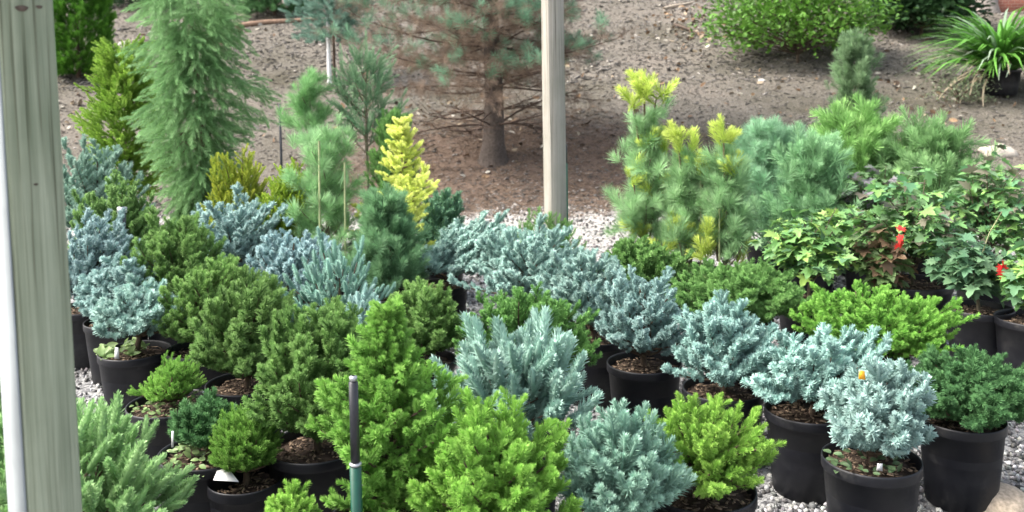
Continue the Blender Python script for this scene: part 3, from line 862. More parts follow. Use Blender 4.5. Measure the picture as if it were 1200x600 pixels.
potted_open('potted_juniper', 'dark twiggy conifer with pale upright shoots above the staked pine', None, 432, 285, 388, 480, 58, 37, ((.08, .18, .09), (.16, .3, .16), (.42, .52, .34)), lambda t: .7 + .4 * math.sin(t * 3.1), 22, per=15, zb=.95, S=.85, tname='thread', spread=.45)

# golden shrubs and the soft green plants at the left rear
potted('potted_golden_shrub', 'golden green cypress tucked beside the weeping conifer', 'potted plant', 'golden shrubs by the weeping conifer', 280, 285, 243, 318, 180, 'scale', ((.16, .24, .03), (.38, .46, .06), (.78, .72, .12)), 38, dens=.9)
potted('potted_golden_shrub', 'lime yellow cypress with arching sprays beside the bamboo stakes', 'potted plant', 'golden shrubs by the weeping conifer', 337, 318, 302, 374, 190, 'scale', ((.1, .19, .025), (.28, .42, .05), (.55, .62, .1)), 39, dens=.9)

# ------------------------------------------------------------------ pines with soft needles
def pine(label, cx, rim, x0, x1, ytop, seed, cols=SOFT, candles=(), stakes=(), n=30, scale=1.0, zb=.5, prof=None, droop=0, name='potted_pine', **kw):
    r = potted(name, label, 'potted plant', GP, cx, rim, x0, x1, ytop, 'tuft', cols, seed, zb=zb, form='upright', elev=38,
               prof=prof or (lambda t: .95 * (1 - t) ** .45), dens=n / 30, scale=scale, droop=droop, **kw)
    p = r.location
    if candles:
        P, D, S = [], [], []
        rs = np.random.RandomState(seed)
        for (px, py, k) in candles:
            c = at(px, py, p.y) - p
            for q in range(k):
                o = Vector(rs.normal(0, .016, 3))
                P.append(c + o - Vector((0, 0, .05))); D.append((rs.normal(0, .5), rs.normal(0, .5), 1)); S.append(rs.uniform(.65, 1.1))
        n_ = len(P)
        C0 = np.tile([.4, .5, .06], (n_, 1)) * rs.uniform(.8, 1.1, (n_, 1)); C1 = np.tile([.66, .8, .16], (n_, 1)) * rs.uniform(.85, 1.1, (n_, 1))
        link('new_growth', assemble('new_growth', T_['candle'], P, D, S, C0, C1, M_NEEDLE, seed=seed), r)
        segs = []
        for (px, py, k) in candles:
            c = at(px, py, p.y) - p
            segs.append([(Vector((c.x * .2, c.y * .2, max(.3, c.z - .4))), .005), (Vector((c.x * .75, c.y * .8, c.z - .16)), .004), (c - Vector((0, 0, .03)), .003)])
        link('twigs', tubes('twigs', segs, M_BARK, (.2, .16, .08)), r)
    for (px, pt, pb) in stakes:
        a_, b_ = at(px, pb, p.y - .05) - p, at(px, pt, p.y - .05) - p
        link('stake', tubes('stake', [[(Vector((a_.x, a_.y, .2)), .006), (b_, .006)]], M_STAKE, sides=6), r)
    return r
def cpine(label, cx, rim, x0, x1, ytop, seed, candles, stake=None):
    r = potted_open('potted_pine', label, GP, cx, rim, x0, x1, ytop, seed, ((.22, .39, .18), (.35, .56, .28), (.48, .69, .38)), lambda t: 1.15 - .85 * t ** 1.1, 36, per=8, zb=.4, size=.075, S=.9)
    p = r.location; P, D, S = [], [], []; rs = np.random.RandomState(seed); segs = []
    for (px, py, k) in candles:
        c = at(px, py, p.y - .05) - p
        for q in range(k * 2):
            P.append(c + Vector(rs.normal(0, .022, 3)) - Vector((0, 0, .05))); D.append((rs.normal(0, .65), rs.normal(0, .65), 1)); S.append(rs.uniform(.7, 1.2))
        segs.append([(Vector((c.x * .2, c.y * .2, max(.3, c.z - .45))), .008), (Vector((c.x * .75, c.y * .8, c.z - .16)), .006), (c - Vector((0, 0, .03)), .004)])
    n_ = len(P); C0 = np.tile([.42, .56, .10], (n_, 1)) * rs.uniform(.8, 1.1, (n_, 1)); C1 = np.tile([.72, .82, .22], (n_, 1)) * rs.uniform(.85, 1.1, (n_, 1))
    link('new_growth', assemble('new_growth', T_['candle'], P, D, S, C0, C1, M_NEEDLE, seed=seed), r)
    link('twigs', tubes('twigs', segs, M_BARK, (.16, .13, .07)), r)
    if stake:
        a_, b_ = at(stake[0], stake[2], p.y - .08) - p, at(stake[0], stake[1], p.y - .08) - p
        link('stake', tubes('stake', [[(Vector((a_.x, a_.y, .2)), .005), (b_, .005)]], M_STAKE, sides=6), r)
cpine('tallest young pine with yellow candle tips right of the pale post', 757, 305, 718, 800, 122, 41, [(755, 98, 7), (742, 112, 3), (769, 108, 3), (757, 165, 2), (779, 172, 2), (742, 205, 2), (768, 218, 3), (752, 262, 3)])
cpine('middle of the three yellow tipped pines', 803, 312, 768, 840, 175, 42, [(795, 158, 5), (826, 197, 4), (812, 178, 2), (790, 262, 3), (812, 280, 4), (775, 290, 3)], (821, 200, 280))
cpine('yellow tipped pine beside the low teal green juniper', 850, 318, 812, 888, 170, 43, [(848, 153, 5), (857, 193, 3), (838, 270, 3), (826, 292, 3), (864, 294, 3)], (843, 245, 275))

potted_cloud('potted_dark_conifer', 'narrow dark green feathery conifer standing against the mulch bank', None, 1000, 252, 958, 1044, 50, 50, 'soft', 420, ((.12, .2, .1), (.2, .32, .16), (.3, .44, .24)), .9, lambda t: 1.1 * (1 - t) ** .5 + .06, zb=.5, up=1.1, amp=1.0, inner=.1)
BAND = ((.17, .34, .17), (.3, .53, .27), (.43, .66, .38))
potted_open('potted_pine', 'blue green dwarf white pine behind the yellow tipped pines', GP, 900, 284, 850, 965, 142, 46, ((.17, .33, .19), (.29, .51, .31), (.42, .64, .43)), lambda t: 1.15 * (1 - t ** 3 * .6), 80, per=12, S=.85, size=.08)
potted_open('potted_pine', 'low dwarf pine with bright grassy tufts in front of the dark feathery conifer', GP, 1005, 274, 940, 1070, 136, 47, ((.14, .3, .08), (.26, .49, .15), (.42, .66, .25)), lambda t: 1.15 * (1 - t ** 2 * .75), 62, per=10, S=1.25, tname='soft', spread=.4, size=.09)
potted_open('potted_pine', 'pale green dwarf pine behind the reddish maples', GP, 1092, 280, 1022, 1165, 152, 48, ((.13, .26, .10), (.25, .44, .18), (.38, .58, .28)), lambda t: 1.15 * (1 - t ** 2 * .7), 66, per=10, S=1.1, tname='soft', spread=.4, size=.08)
potted_open('potted_pine', 'hazy blue green dwarf pine filling the gap between two brighter dwarf pines', GP, 950, 300, 905, 1000, 165, 68, BAND, lambda t: 1.15 * (1 - t ** 2 * .6), 54, per=10, S=1.0, tname='soft', spread=.45, size=.08)
wpn = potted_open('potted_pine', 'staked white pine with soft pale green needles and two bamboo canes', GP, 385, 322, 328, 446, 142, 44, ((.2, .37, .16), (.32, .54, .26), (.46, .69, .38)), lambda t: 1.1 - .6 * t, 34, per=7, zb=.42, S=.9, size=.085)
for (px, pt, pb) in ((374, 165, 290), (404, 190, 300)):
    a_, b_ = at(px, pb, wpn.location.y - .16) - wpn.location, at(px, pt, wpn.location.y - .14) - wpn.location
    link('stake', tubes('stake', [[(Vector((a_.x, a_.y, .2)), .006), (b_, .006)]], M_STAKE, sides=6), wpn)
potted_open('potted_pine', 'bright green pine tuft on a thin stem above the golden cypress', GP, 366, 290, 338, 402, 78, 45, ((.16, .34, .13), (.28, .52, .22), (.42, .66, .33)), lambda t: 1.1 - .6 * t, 13, per=7, zb=1.02, S=.9, trunk=.009, size=.07)

# weeping conifer
potted_cloud('weeping_conifer', 'tall weeping conifer with hanging pale green threads at the left rear', None, 238, 262, 170, 298, -18, 51, 'thread', 2300, ((.13, .27, .10), (.24, .43, .18), (.37, .58, .28)), 1.15,
             lambda t: (.3 + .8 * min(1, t / .4)) if t < .4 else (1.1 - .35 * ((t - .4) / .6) ** 1.3), zb=.3, hang=.75, inner=.15, amp=.85, trunk=.035, out=.6, f=1.5)
potted_cloud('yellow_green_shrub', 'yellow green leafy shrub left of the weeping conifer', None, 150, 248, 96, 204, 58, 52, 'scale', 2400, ((.13, .26, .04), (.28, .46, .07), (.46, .64, .13)), 1.5,
             lambda t: (.8 + .3 * math.sin(t * 3.1)) * (1 - t ** 3 * .6), zb=.4, amp=1.0, up=.5, inner=.4)

# ------------------------------------------------------------------ small pots at the front left
sm1 = potted('potted_dwarf_conifer', 'tiny knobbly dwarf conifer in a wide black pot with a wire loop', 'potted plant', 'small conifers at the front left', 199, 472, 169, 238, 420, 'moss', LIMEF, 53, dens=1.4, amp=.9, zb=.27, scale=1.0)
sm2 = potted('potted_dwarf_conifer', 'low dark green seedling with a white stake in its pot', 'potted plant', 'small conifers at the front left', 243, 528, 208, 284, 466, 'bun', DKGREEN, 54, dens=.6, amp=.6, zb=.285)
sm3 = potted('potted_dwarf_conifer', 'fuzzy round green bun conifer with a white label in its pot', 'potted plant', 'small conifers at the front left', 288, 560, 252, 324, 484, 'moss', LIMEF, 55, pr=.107, ph=.22, dens=1.6, zb=.235)
potted('potted_dwarf_conifer', 'lime green spruce tip just poking up at the bottom edge', 'potted plant', 'small conifers at the front left', 341, 668, 306, 378, 570, 'spruce', LIME, 56, dens=.9, scale=.6, zb=.28)
potted('potted_green_fir', 'large light green fir with thick shoots spreading out from behind the close timber post', 'potted plant', None, 78, 655, -70, 226, 492, 'fox', FIRG, 57, dens=1.9, scale=1.05, zb=.22, low=-.1, amp=.35, up=.2, fx=66)
green('green spruce mostly hidden behind the timber post at the left edge', 8, 560, -50, 62, 392, 58, style='spruce', cols=FIRG, scale=.8, dens=1.2)

# ------------------------------------------------------------------ maples
def maple(label, cx, rim, x0, x1, ytop, seed, pal, pr=.15, ph=.28, n=46, ls=.07, red=()):
    p = on(cx, rim, ph); Y = p.y
    root = empty('potted_maple', (p.x, p.y, 0), label, 'potted plant', GM)
    pm, soils = pot_meshes(pr, ph); link('pot', pm, root); link('soil', soils[seed % 4], root)
    rs = np.random.RandomState(seed)
    fc = (x0 + x1) / 2; Rr = (at(x1, rim, Y).x - at(x0, rim, Y).x) / 2 * .92
    c = at(fc, rim, Y) - p; zt = at(fc, ytop, Y).z
    brs = br_mound(Rr, ph + .03, zt, n, seed, low=-.12, amp=.5, lift=-.4)
    P, D, S, C0, C1 = [], [], [], [], []
    for (s, m, e) in brs:
        for k in range(7):
            t = .4 + .6 * k / 6
            q = bez(s, m, e, t) + Vector(rs.normal(0, .022, 3))
            d = bezd(s, m, e, t)
            for u in range(2):
                P.append(q); D.append((d.x + rs.normal(0, .7), d.y + rs.normal(0, .7), rs.uniform(-.55, .25))); S.append(ls * rs.uniform(.6, 1.1))
                w = pal[rs.choice(len(pal), p=None)]; v = rs.uniform(.75, 1.2)
                v *= 1.18; C0.append(np.array(w) * v); C1.append(np.array(w) * v * rs.uniform(1.0, 1.35))
    sh = c.x / max(.1, (zt - ph) * .6)
    P = np.array(P); P[:, 0] += np.clip(P[:, 2] - ph, 0, None) * sh
    link('foliage', assemble('foliage', T_['maple'], P, D, S, np.array(C0), np.array(C1), M_LEAF, seed=seed), root)
    sg = stems(brs, ph - .04, ph + (zt - ph) * .6, .009, 1)
    sg = [[(Vector((q.x + max(0, q.z - ph) * sh, q.y, q.z)), r) for q, r in l] for l in sg]
    link('stems', tubes('stems', sg, M_BARK, (.14, .12, .08)), root)
    for (px, py) in red:
        q = at(px, py, Y - Rr * 1.05) - Vector((p.x, p.y, 0))
        n_ = 4
        link('red_leaf', assemble('red_leaf', T_['maple'], [q + Vector((0, 0, .02 * k)) for k in range(n_)], rs.normal(0, .5, (n_, 3)) + np.array([0, 0, -1]), [.045] * n_,
             np.tile([.6, .03, .03], (n_, 1)), np.tile([.7, .05, .04], (n_, 1)), M_LEAF), root)
    return root
PG = [(.10, .22, .07), (.14, .28, .09), (.18, .33, .1), (.26, .4, .1), (.1, .2, .1)]
PP = [(.15, .17, .14), (.2, .19, .2), (.13, .26, .09), (.11, .22, .08), (.11, .19, .08), (.17, .15, .11), (.14, .27, .08), (.13, .24, .09), (.27, .25, .27)]
PM = [(.10, .22, .07), (.14, .29, .1), (.15, .25, .12), (.2, .36, .1), (.19, .18, .13), (.1, .23, .11), (.12, .25, .09)]
PD = [(.07, .15, .08), (.1, .2, .1), (.13, .23, .12)]
maple('purple grey leaved maple in the middle of the maple cluster', 1020, 300, 955, 1086, 184, 61, PP)
maple('green maple touched with yellow leaves at the left end of the maples', 948, 345, 888, 1010, 234, 62, PG, red=())
maple('wide mixed green maple with a red leaf in a big black pot', 1070, 330, 992, 1140, 205, 63, PM, pr=.18, ph=.32, n=44, red=[(1056, 286)])
mp = maple('small dark green maple with a bare curved twig in a fully visible black pot', 1148, 360, 1092, 1180, 270, 64, PD, n=24, pr=.142, red=[(1174, 322)])
maple('maple cut off by the right edge of the view', 1210, 372, 1174, 1250, 285, 65, PG)
maple('green and grey maple behind the small dark green one', 1155, 318, 1085, 1228, 182, 66, PM, n=46)
maple('reddish brown low maple between the purple and the mixed green maples', 1030, 348, 1000, 1062, 262, 67, [(.15, .1, .06), (.13, .2, .08), (.12, .2, .07)], n=18, pr=.12, ls=.07)
q0 = at(1137, 345, mp.location.y - .05) - mp.location
link('bare_twig', tubes('bare_twig', [[(q0, .003), (at(1150, 300, mp.location.y - .05) - mp.location, .0028), (at(1160, 272, mp.location.y - .05) - mp.location, .0024), (at(1174, 248, mp.location.y - .1) - mp.location, .0018)]], M_BARK, (.45, .45, .25)), mp)

# ------------------------------------------------------------------ weeds, labels and tags in the pots
def weeds(root, seed, ph=.27, r=.1, n=60, col=((.16, .27, .09), (.35, .48, .2)), c=(0, 0), s=.028):
    rs = np.random.RandomState(seed); a = rs.uniform(0, 6.28, n); q = np.sqrt(rs.uniform(0, 1, n)) * r
    P = np.stack([q * np.cos(a) + c[0], q * np.sin(a) + c[1], ph - .015 + rs.uniform(0, .03, n)], 1)
    D = np.stack([rs.normal(0, 1, n), rs.normal(0, 1, n), rs.uniform(0, .8, n)], 1)
    v = rs.uniform(.6, 1.2, (n, 1))
    link('weeds', assemble('weeds', T_['oval'], P, D, rs.uniform(.6, 1.2, n) * s, np.array([col[0]] * n) * v, np.array([col[1]] * n) * v, M_LEAF, seed=seed), root)
weeds(sm1, 1, r=.115, n=120, s=.02); weeds(sm2, 2, r=.12, n=110); weeds(b23, 3, r=.11, n=50, c=(-.04, -.02), s=.045); weeds(b1, 4, r=.1, n=40, col=((.08, .14, .07), (.14, .22, .1)), c=(-.04, -.03))
def card(name, root, corners, mat, th=.0015):
    c = [Vector(q) for q in corners]; nn = (c[1] - c[0]).cross(c[-1] - c[0]).normalized() * th
    V = [tuple(q) for q in c] + [tuple(q + nn) for q in c]; k = len(c)
    Q = [(i_, (i_ + 1) % k, k + (i_ + 1) % k, k + i_) for i_ in range(k)]
    me = mesh_np(name, V, [np.array(Q), np.array([list(range(k))[::-1]]), np.array([list(range(k, 2 * k))])], mat)
    return link(name, me, root)
def rel(root, pts, Y): return [at(x, y, Y) - root.location for x, y in pts]
y3 = sm3.location.y
card('plant_label', sm3, [at(250, 563, y3 - .075) - sm3.location, at(280, 565, y3 - .085) - sm3.location, at(263, 543, y3 - .02) - sm3.location, at(257, 546, y3 - .03) - sm3.location], M_WHITE)
card('plant_label', sm2, rel(sm2, [(201, 524), (203.5, 524), (203.8, 505), (201.3, 505)], sm2.location.y - .1), M_WHITE)
card('plant_label', b1, rel(b1, [(1027, 551), (1034, 552), (1034, 543), (1028, 543)], b1.location.y - .09), M_WHITE)
card('orange_tag', b1, rel(b1, [(1006, 444), (1014, 445), (1013, 435), (1007, 434)], b1.location.y - .12), M_ORANGE)
card('plant_label', b23, rel(b23, [(134, 420), (140, 421), (139, 407), (135, 407)], b23.location.y - .1), M_WHITE)
y1 = sm1.location.y
link('wire_loop', tubes('wire_loop', [[(at(247, 478, y1) - sm1.location, .0022), (at(247, 463, y1) - sm1.location, .0022), (at(243, 458, y1 - .01) - sm1.location, .0022), (at(237, 460, y1 - .02) - sm1.location, .0022)]], M_SILVER, sides=6), sm1)

# ------------------------------------------------------------------ rods and stakes
def rod(name, label, x, yt, yb, Y, parts, lean=0):
    p = at(x, yb, Y); g0 = 0 if Y < 8 else terrain(p.x, Y)
    root = empty(name, (p.x, Y, g0), label, 'stake')
    top = at(x, yt, Y).z - g0
    for (nm, a, b, r, mat) in parts(top):
        link(nm, tubes(nm, [[(Vector((0, 0, a)), r * .6), (Vector((0, 0, a + .001)), r), (Vector((0, 0, b - .002)), r), (Vector((0, 0, b)), r * .5)]], mat, sides=14), root)
    root.rotation_euler = (0, R(lean), 0)
    return root
rod('garden_rod', 'black topped rod with a green lower tube standing before the yellow green spruce', 417, 440, 560, 1.95,
    lambda t: [('green_tube', 0, t - .195, .0125, M_GREENP), ('ring', t - .195, t - .188, .0135, M_SILVER), ('black_shaft', t - .188, t - .012, .010, M_BLACK), ('cap', t - .012, t, .0085, M_SILVER)])
rod('dark_stake', 'tilted dark stake with a pale cap among grey blue spruces', 135, 242, 330, 4.6,
    lambda t: [('shaft', 0, t - .03, .02, M_BLACK), ('cap', t - .03, t, .024, M_SILVER)], lean=4)
rod('iron_stake', 'thin black stake with a bent top against the mulch bank', 330, 121, 200, 6.6,
    lambda t: [('shaft', 0, t, .009, M_BLACK), ]).children
rod('green_stake', 'thin dark green stake right behind the pale post', 664, 169, 260, 4.95,
    lambda t: [('shaft', 0, t - .1, .009, M_GREENP), ('tip', t - .1, t, .0085, M_BLACK)])

# ------------------------------------------------------------------ pine tree on the bank
def big_pine():
    root = empty('pine_tree', PINE, 'pine tree with a bare brown trunk and dead lower branches on the bank', 'tree')
    rs = np.random.RandomState(31); H = 5.2; r0 = .125
    segs = [[(Vector((0, 0, -.1)), r0 * 1.7), (Vector((0, 0, .03)), r0 * 1.3), (Vector((.01, 0, .2)), r0 * 1.02), (Vector((.02, 0, .8)), r0 * .85), (Vector((.0, 0, 1.6)), r0 * .72), (Vector((.02, 0, 3)), r0 * .5), (Vector((0, 0, H)), .012)]]
    link('trunk', tubes('trunk', segs, M_BARK, (.105, .085, .072), sides=16), root)
    dead, live, P, D, S, G = [], [], [], [], [], []
    BP, BD, BS = [], [], []
    for w in range(26):
        z = .42 + w * .185 + rs.uniform(-.05, .05); k = 7
        rad = 1.75 * (1 - max(0, z - 1.2) / 4.6) * (1 if z > .9 else .8)
        for q in range(k):
            th = q * 6.283 / k + w * .9 + rs.uniform(-.25, .25)
            L = rad * rs.uniform(.4, 1.1)
            d = Vector((math.cos(th), math.sin(th), 0))
            s = d * .06 + Vector((0, 0, z)); e = d * L + Vector((0, 0, z + L * rs.uniform(-.2, .3)))
            m = s.lerp(e, .5) - Vector((0, 0, L * rs.uniform(-.08, .12))) + Vector(rs.normal(0, .09, 3))
            dead.append([(bez(s, m, e, t), .011 * (1 - t) + .0025) for t in (0, .2, .4, .6, .8, 1)])
            nt_ = 10
            for u in range(nt_):
                t = (.3 if z < 1.0 else .08) + (.7 if z < 1.0 else .92) * (u + rs.uniform(0, .8)) / nt_
                b = bez(s, m, e, t); dd = bezd(s, m, e, t); sd_ = Vector((-dd.y, dd.x, 0)) * (1 if u % 2 else -1)
                ln = rs.uniform(.15, .42) * (1.1 - .4 * t)
                tip = b + dd * ln * .7 + sd_ * ln + Vector((0, 0, ln * rs.uniform(-.1, .5)))
                dead.append([(b, .004), (b.lerp(tip, .5) + Vector(rs.normal(0, .015, 3)), .003), (tip, .0016)])
                if z > .7:
                    for v in range(6):
                        BP.append(b.lerp(tip, .1 + .22 * v) + Vector(rs.normal(0, .03, 3))); BD.append(tip - b + Vector(rs.normal(0, .2, 3))); BS.append(rs.uniform(.8, 1.2))
                far_ = t > .62
                if (z > .95 and rs.uniform() < (.6 if far_ else .22)) or z > 2.0:
                    for v in range(3):
                        P.append(tip + Vector(rs.normal(0, .04, 3))); D.append(tip - b + Vector((0, 0, .15)) + Vector(rs.normal(0, .1, 3))); S.append(rs.uniform(.8, 1.3)); G.append(rs.uniform(.2, 1))
    link('branches', tubes('branches', dead, M_BARK, (.1, .07, .055), sides=4), root)
    n = len(BP); C = np.array([.21, .155, .115]) * rs.uniform(.6, 1.3, (n, 1))
    link('brown_needles', assemble('brown_needles', [shoot(L=.09, nl=.07, nw=.0026, n=26, a0=60, a1=25, core=0, up=-.1, seed=5)], BP, BD, BS, C, C * 1.2, M_NEEDLE, seed=1), root)
    P = np.array(P); C0, C1 = colset(P, np.array(G), ((.09, .2, .11), (.19, .36, .23), (.32, .52, .36)), 3)
    link('green_needles', assemble('green_needles', [shoot(L=.12, nl=.085, nw=.0034, n=44, a0=60, a1=25, core=0, up=.15, seed=6)], P, D, S, C0, C1, M_NEEDLE, seed=2), root)
big_pine()

# ------------------------------------------------------------------ other plants on the bank
def bank_plant(name, label, cat, cx, base_y, x0, x1, ytop, style, cols, seed, form='mound', group=None, zb=.03, **kw):
    p = on_bank(cx, base_y)
    root = empty(name, p, label, cat, group)
    Rr = (at(x1, base_y, p.y).x - at(x0, base_y, p.y).x) / 2
    zt = at(cx, ytop, p.y).z - p.z
    foliage_on(root, seed, style, cols, Rr, zb, zt, form=form, far=True, stem_r=.02, **kw)
    return root
def bank_cloud(name, label, cat, cx, base_y, x0, x1, ytop, seed, tname, N_, cols, S, prof, zb=.05, trunk=.03, **kw):
    p = on_bank(cx, base_y); root = empty(name, p, label, cat)
    Rr = (at(x1, base_y, p.y).x - at(x0, base_y, p.y).x) / 2 - .03 * S
    cloud(root, seed, tname, N_, Rr, zb, at(cx, ytop, p.y).z - p.z, cols, S, prof, trunk=trunk, **kw)
    return root
bank_cloud('round_arborvitae', 'round bright green arborvitae on the bank at the top left', 'shrub', 92, 92, 50, 134, -30, 71, 'soft', 2600, ((.04, .14, .012), (.10, .28, .03), (.18, .4, .05)), 1.0, lambda t: (1 - (2 * t - .85) ** 2 * .75) ** .5 if t < .97 else .3, amp=.18, up=.9)
bank_cloud('low_juniper', 'dark green low shrub at the top edge beside the fallen log', 'shrub', 322, 18, 280, 365, -35, 72, 'soft', 1300, DKGREEN, 1.2, lambda t: (1 - t * t) ** .5, up=.3)
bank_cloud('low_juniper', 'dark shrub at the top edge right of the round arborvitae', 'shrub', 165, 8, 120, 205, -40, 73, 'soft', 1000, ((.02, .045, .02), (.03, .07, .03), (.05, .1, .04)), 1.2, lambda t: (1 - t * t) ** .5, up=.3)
bank_cloud('young_spruce', 'young blue green spruce with a white wrapped stem at the top of the view', 'tree', 392, 98, 342, 448, -60, 74, 'soft', 1300, ((.09, .18, .13), (.18, .31, .24), (.29, .43, .35)), .9, lambda t: .95 * (1 - t * .6), zb=.62, trunk=.02, inner=.2, amp=.7)
ysp = bpy.data.objects['young_spruce']
a_, b_ = at(386, 90, ysp.location.y - .08) - ysp.location, at(384, 20, ysp.location.y - .08) - ysp.location
link('white_wrap', tubes('white_wrap', [[(Vector((a_.x, a_.y, 0)), .034), (a_, .032), (b_, .026)]], M_WHITE, sides=8), ysp)

def leafy(name, label, cat, cx, base_y, x0, x1, ytop, cols, seed, ls=.09, n=150, low=-.3):
    p = on_bank(cx, base_y); rs = np.random.RandomState(seed)
    root = empty(name, p, label, cat)
    Rr = (at(x1, base_y, p.y).x - at(x0, base_y, p.y).x) / 2
    zt = at(cx, ytop, p.y).z - p.z
    brs = br_mound(Rr, .06, zt, n, seed, low=low, amp=.4, lift=.2)
    P, D, S, C0, C1 = [], [], [], [], []
    for (s, m, e) in brs:
        for k in range(34):
            t = .45 + .6 * rs.uniform(0, 1) ** .7
            q = bez(s, m, e, min(t, 1.03)) + Vector(rs.normal(0, .07 + .05 * t, 3)); d = bezd(s, m, e, min(t, 1))
            if q.z < .03: q.z = .03 + rs.uniform(0, .1)
            P.append(q); D.append(d + Vector(rs.normal(0, .6, 3))); S.append(ls * rs.uniform(.6, 1.15))
            g = min(1, max(0, rs.uniform(-.2, .8) + .5 * noise.noise(q * 3)))
            c = np.array(cols[0]) * (1 - g) + np.array(cols[1]) * g
            C0.append(c); C1.append(c * .6 + np.array(cols[2]) * .4)
    link('foliage', assemble('foliage', T_['oval'], P, D, S, np.array(C0), np.array(C1), M_LEAF, seed=seed), root)
    link('stems', tubes('stems', stems(brs, 0, zt * .6, .025, 2, .004), M_BARK, (.1, .075, .055)), root)
    return root
leafy('leafy_shrub', 'broad bright green leafy shrub on the bank at the upper right', 'shrub', 935, 74, 832, 1042, -45, ((.05, .14, .02), (.14, .34, .045), (.28, .5, .1)), 75, ls=.1, n=190)
leafy('dark_shrub', 'dark green shrub between the leafy shrub and the grass clump', 'shrub', 1080, 42, 1015, 1142, -50, ((.025, .06, .025), (.04, .1, .035), (.065, .15, .055)), 76, ls=.14, n=210)
leafy('weed_patch', 'faint patch of grey green weeds on the mulch below the grass clump', 'weeds', 1122, 122, 1090, 1160, 96, ((.12, .16, .09), (.2, .25, .14), (.3, .36, .22)), 77, ls=.045, n=16, low=.1)

def grass_clump():
    p = on_bank(1172, 112)
    root = empty('grass_clump', p, 'arching bright green ornamental grass in a black pot at the upper right', 'grass plant')
    pm, soils = pot_meshes(.26, .34); link('pot', pm, root); link('soil', soils[0], root)
    rs = np.random.RandomState(5); n = 760
    a = rs.uniform(0, 6.28, n); el = rs.uniform(.15, 1.0, n)
    P = np.stack([np.cos(a) * .12 * rs.uniform(0, 1, n), np.sin(a) * .12 * rs.uniform(0, 1, n), np.full(n, .3)], 1)
    D = np.stack([np.cos(a) * np.cos(el * 1.4), np.sin(a) * np.cos(el * 1.4), np.sin(el * 1.4) + .35], 1)
    S = rs.uniform(.7, 1.4, n)
    v = rs.uniform(.6, 1.3, (n, 1)); w = rs.uniform(0, 1, (n, 1)) > .85
    C0 = np.array([[.06, .19, .03]]) * v; C1 = np.where(w, np.array([[.4, .5, .38]]), np.array([[.17, .42, .07]])) * v
    X = assemble('blades', T_['blade'], P, D, S, C0, C1, M_LEAF, roll=rs.normal(0, .2, n), seed=3)
    link('blades', X, root)
    P = np.array([(rs.normal(0, .05), rs.normal(0, .05), .3) for _ in range(14)]); D = np.array([(-1, -.4, .3)] * 14) + rs.normal(0, .3, (14, 3))
    link('dead_blades', assemble('dead_blades', T_['blade'], P, D, rs.uniform(.7, 1.1, 14), np.tile([.35, .28, .2], (14, 1)), np.tile([.5, .42, .3], (14, 1)), M_LEAF, roll=rs.normal(0, .2, 14)), root)
grass_clump()

# ------------------------------------------------------------------ wall, stones, log, sticks
def brick_wall():
    m, t, b = new_mat('brick')
    tc = N(t, 'ShaderNodeTexCoord'); mp_ = N(t, 'ShaderNodeMapping'); mp_.inputs['Rotation'].default_value = (R(90), 0, 0)
    t.links.new(tc.outputs['Object'], mp_.inputs['Vector'])
    bk = N(t, 'ShaderNodeTexBrick', Scale=4.4); bk.inputs['Color1'].default_value = (.24, .085, .055, 1); bk.inputs['Color2'].default_value = (.17, .06, .045, 1)
    bk.inputs['Mortar'].default_value = (.26, .2, .17, 1); bk.inputs['Mortar Size'].default_value = .012
    t.links.new(mp_.outputs[0], bk.inputs['Vector']); t.links.new(bk.outputs[0], b.inputs['Base Color']); b.inputs['Roughness'].default_value = .9
    p = at(1180, 14, 17.5); g0 = terrain(p.x, 17.5)
    root = empty('brick_wall', (p.x, 17.5, g0), 'low red brown brick wall with a tan ledge at the top right corner', 'wall')
    def box(nm, x0, x1, y0, y1, z0, z1, mat):
        V = [(x, y, z) for x in (x0, x1) for y in (y0, y1) for z in (z0, z1)]
        link(nm, mesh_np(nm, V, [CHIPS[0][1]], mat), root)
    zt = at(1180, 24, 17.5).z - g0
    box('brickwork', -.35, 4.5, .06, .4, zt, zt + .9, m)
    box('ledge', -.40, 4.55, 0, .5, -.5, zt - .003, mat_plain('tan_stone', (.27, .19, .13), .9, vary=.3, scale=12))
brick_wall()
def tree_trunk():
    p = on_bank(1155, 12); root = empty('tree_trunk', p, 'pale grey tree trunk behind the ornamental grass', 'tree')
    link('trunk', tubes('trunk', [[(Vector((0, 0, -.2)), .3), (Vector((0, 0, .1)), .24), (Vector((.03, 0, 1)), .2), (Vector((0, 0, 2.6)), .16)]], M_BARK, (.3, .27, .24), sides=16), root)
    P, D, S = [], [], []
    rs = np.random.RandomState(8); brs = br_mound(1.6, 2.2, 4.2, 40, 8, low=-.2)
    for (s, m, e) in brs:
        for k in range(30):
            t = rs.uniform(.4, 1); P.append(bez(s, m, e, t) + Vector(rs.normal(0, .12, 3))); D.append(rs.normal(0, 1, 3)); S.append(rs.uniform(.08, .13))
    n = len(P); C = np.array([.06, .14, .03]) * rs.uniform(.6, 1.4, (n, 1))
    link('crown', assemble('crown', T_['oval'], P, D, S, C, C * 1.3, M_LEAF), root)
    link('limbs', tubes('limbs', stems(brs, 2.2, 3.4, .08, 2, .01), M_BARK, (.3, .27, .24)), root)
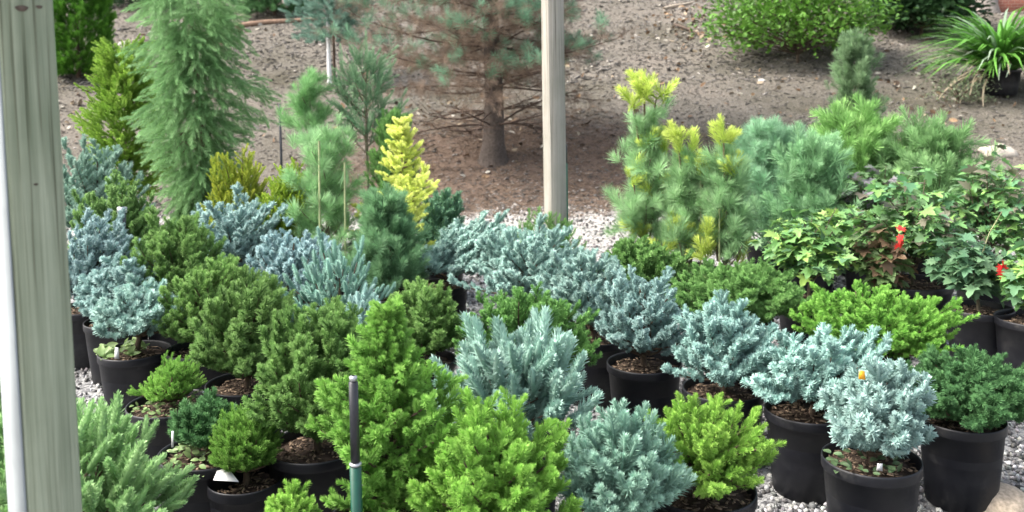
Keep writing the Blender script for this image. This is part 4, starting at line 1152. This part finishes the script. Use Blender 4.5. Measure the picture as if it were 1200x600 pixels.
tree_trunk()
def rock(label, p, sx, sy, sz, seed, col, name='rock'):
    import bmesh
    bm = bmesh.new(); bmesh.ops.create_icosphere(bm, subdivisions=3, radius=1)
    for v in bm.verts:
        n1 = noise.noise(v.co * 1.3 + Vector((seed, 0, 0))); n2 = noise.noise(v.co * 4 + Vector((0, seed, 0)))
        v.co *= 1 + .35 * n1 + .1 * n2; v.co.x *= sx; v.co.y *= sy; v.co.z *= sz
    V = np.array([v.co[:] for v in bm.verts]); Fc = np.array([[v.index for v in f.verts] for f in bm.faces]); bm.free()
    o = link(name, mesh_np(name, V, [Fc], M_STONE, np.tile(col, (len(V), 1)), smooth=True), loc=p)
    return tag(o, label, 'rock')
rock('pale flat rock on the mulch behind the maples', on_bank(1170, 180), .2, .15, .1, 3, (.5, .45, .38))
rock('pale stone on the bank beside the round arborvitae', on_bank(146, 54), .13, .1, .08, 5, (.45, .42, .4))
rock('beige sandstone lump at the bottom right corner on the gravel', on(1168, 588, .02), .1, .08, .045, 8, (.5, .41, .31))
rock('small pale stone on the mulch right of the weeping conifer', on_bank(296, 103), .06, .05, .03, 9, (.55, .5, .46))
rock('small white stone below the leafy shrub', on_bank(893, 95), .05, .04, .03, 10, (.7, .68, .64))
def log(label, a, b, r, col, name, cat):
    p = on_bank(*a); q = on_bank(*b); o = link(name, tubes(name, [[(Vector((0, 0, r)), r), ((q - p) * .35 + Vector((0, 0, r * 1.4)), r * .95), ((q - p) * .7 + Vector((0, 0, r)), r * .8), ((q - p) + Vector((0, 0, r)), r * .6)]], M_BARK, col, sides=10), loc=p)
    return tag(o, label, cat)
log('fallen branch lying level below the dark shrub at the top left', (276, 34), (372, 25), .05, (.3, .2, .14), 'fallen_branch', 'branch')
log('thin pale stick in the debris at the top right of the pine', (778, 12), (812, 5), .03, (.45, .38, .3), 'fallen_stick', 'branch')
log('dark broken stick lying across the mulch above the yellow tipped pines', (790, 30), (826, 44), .025, (.12, .09, .07), 'fallen_stick', 'branch')
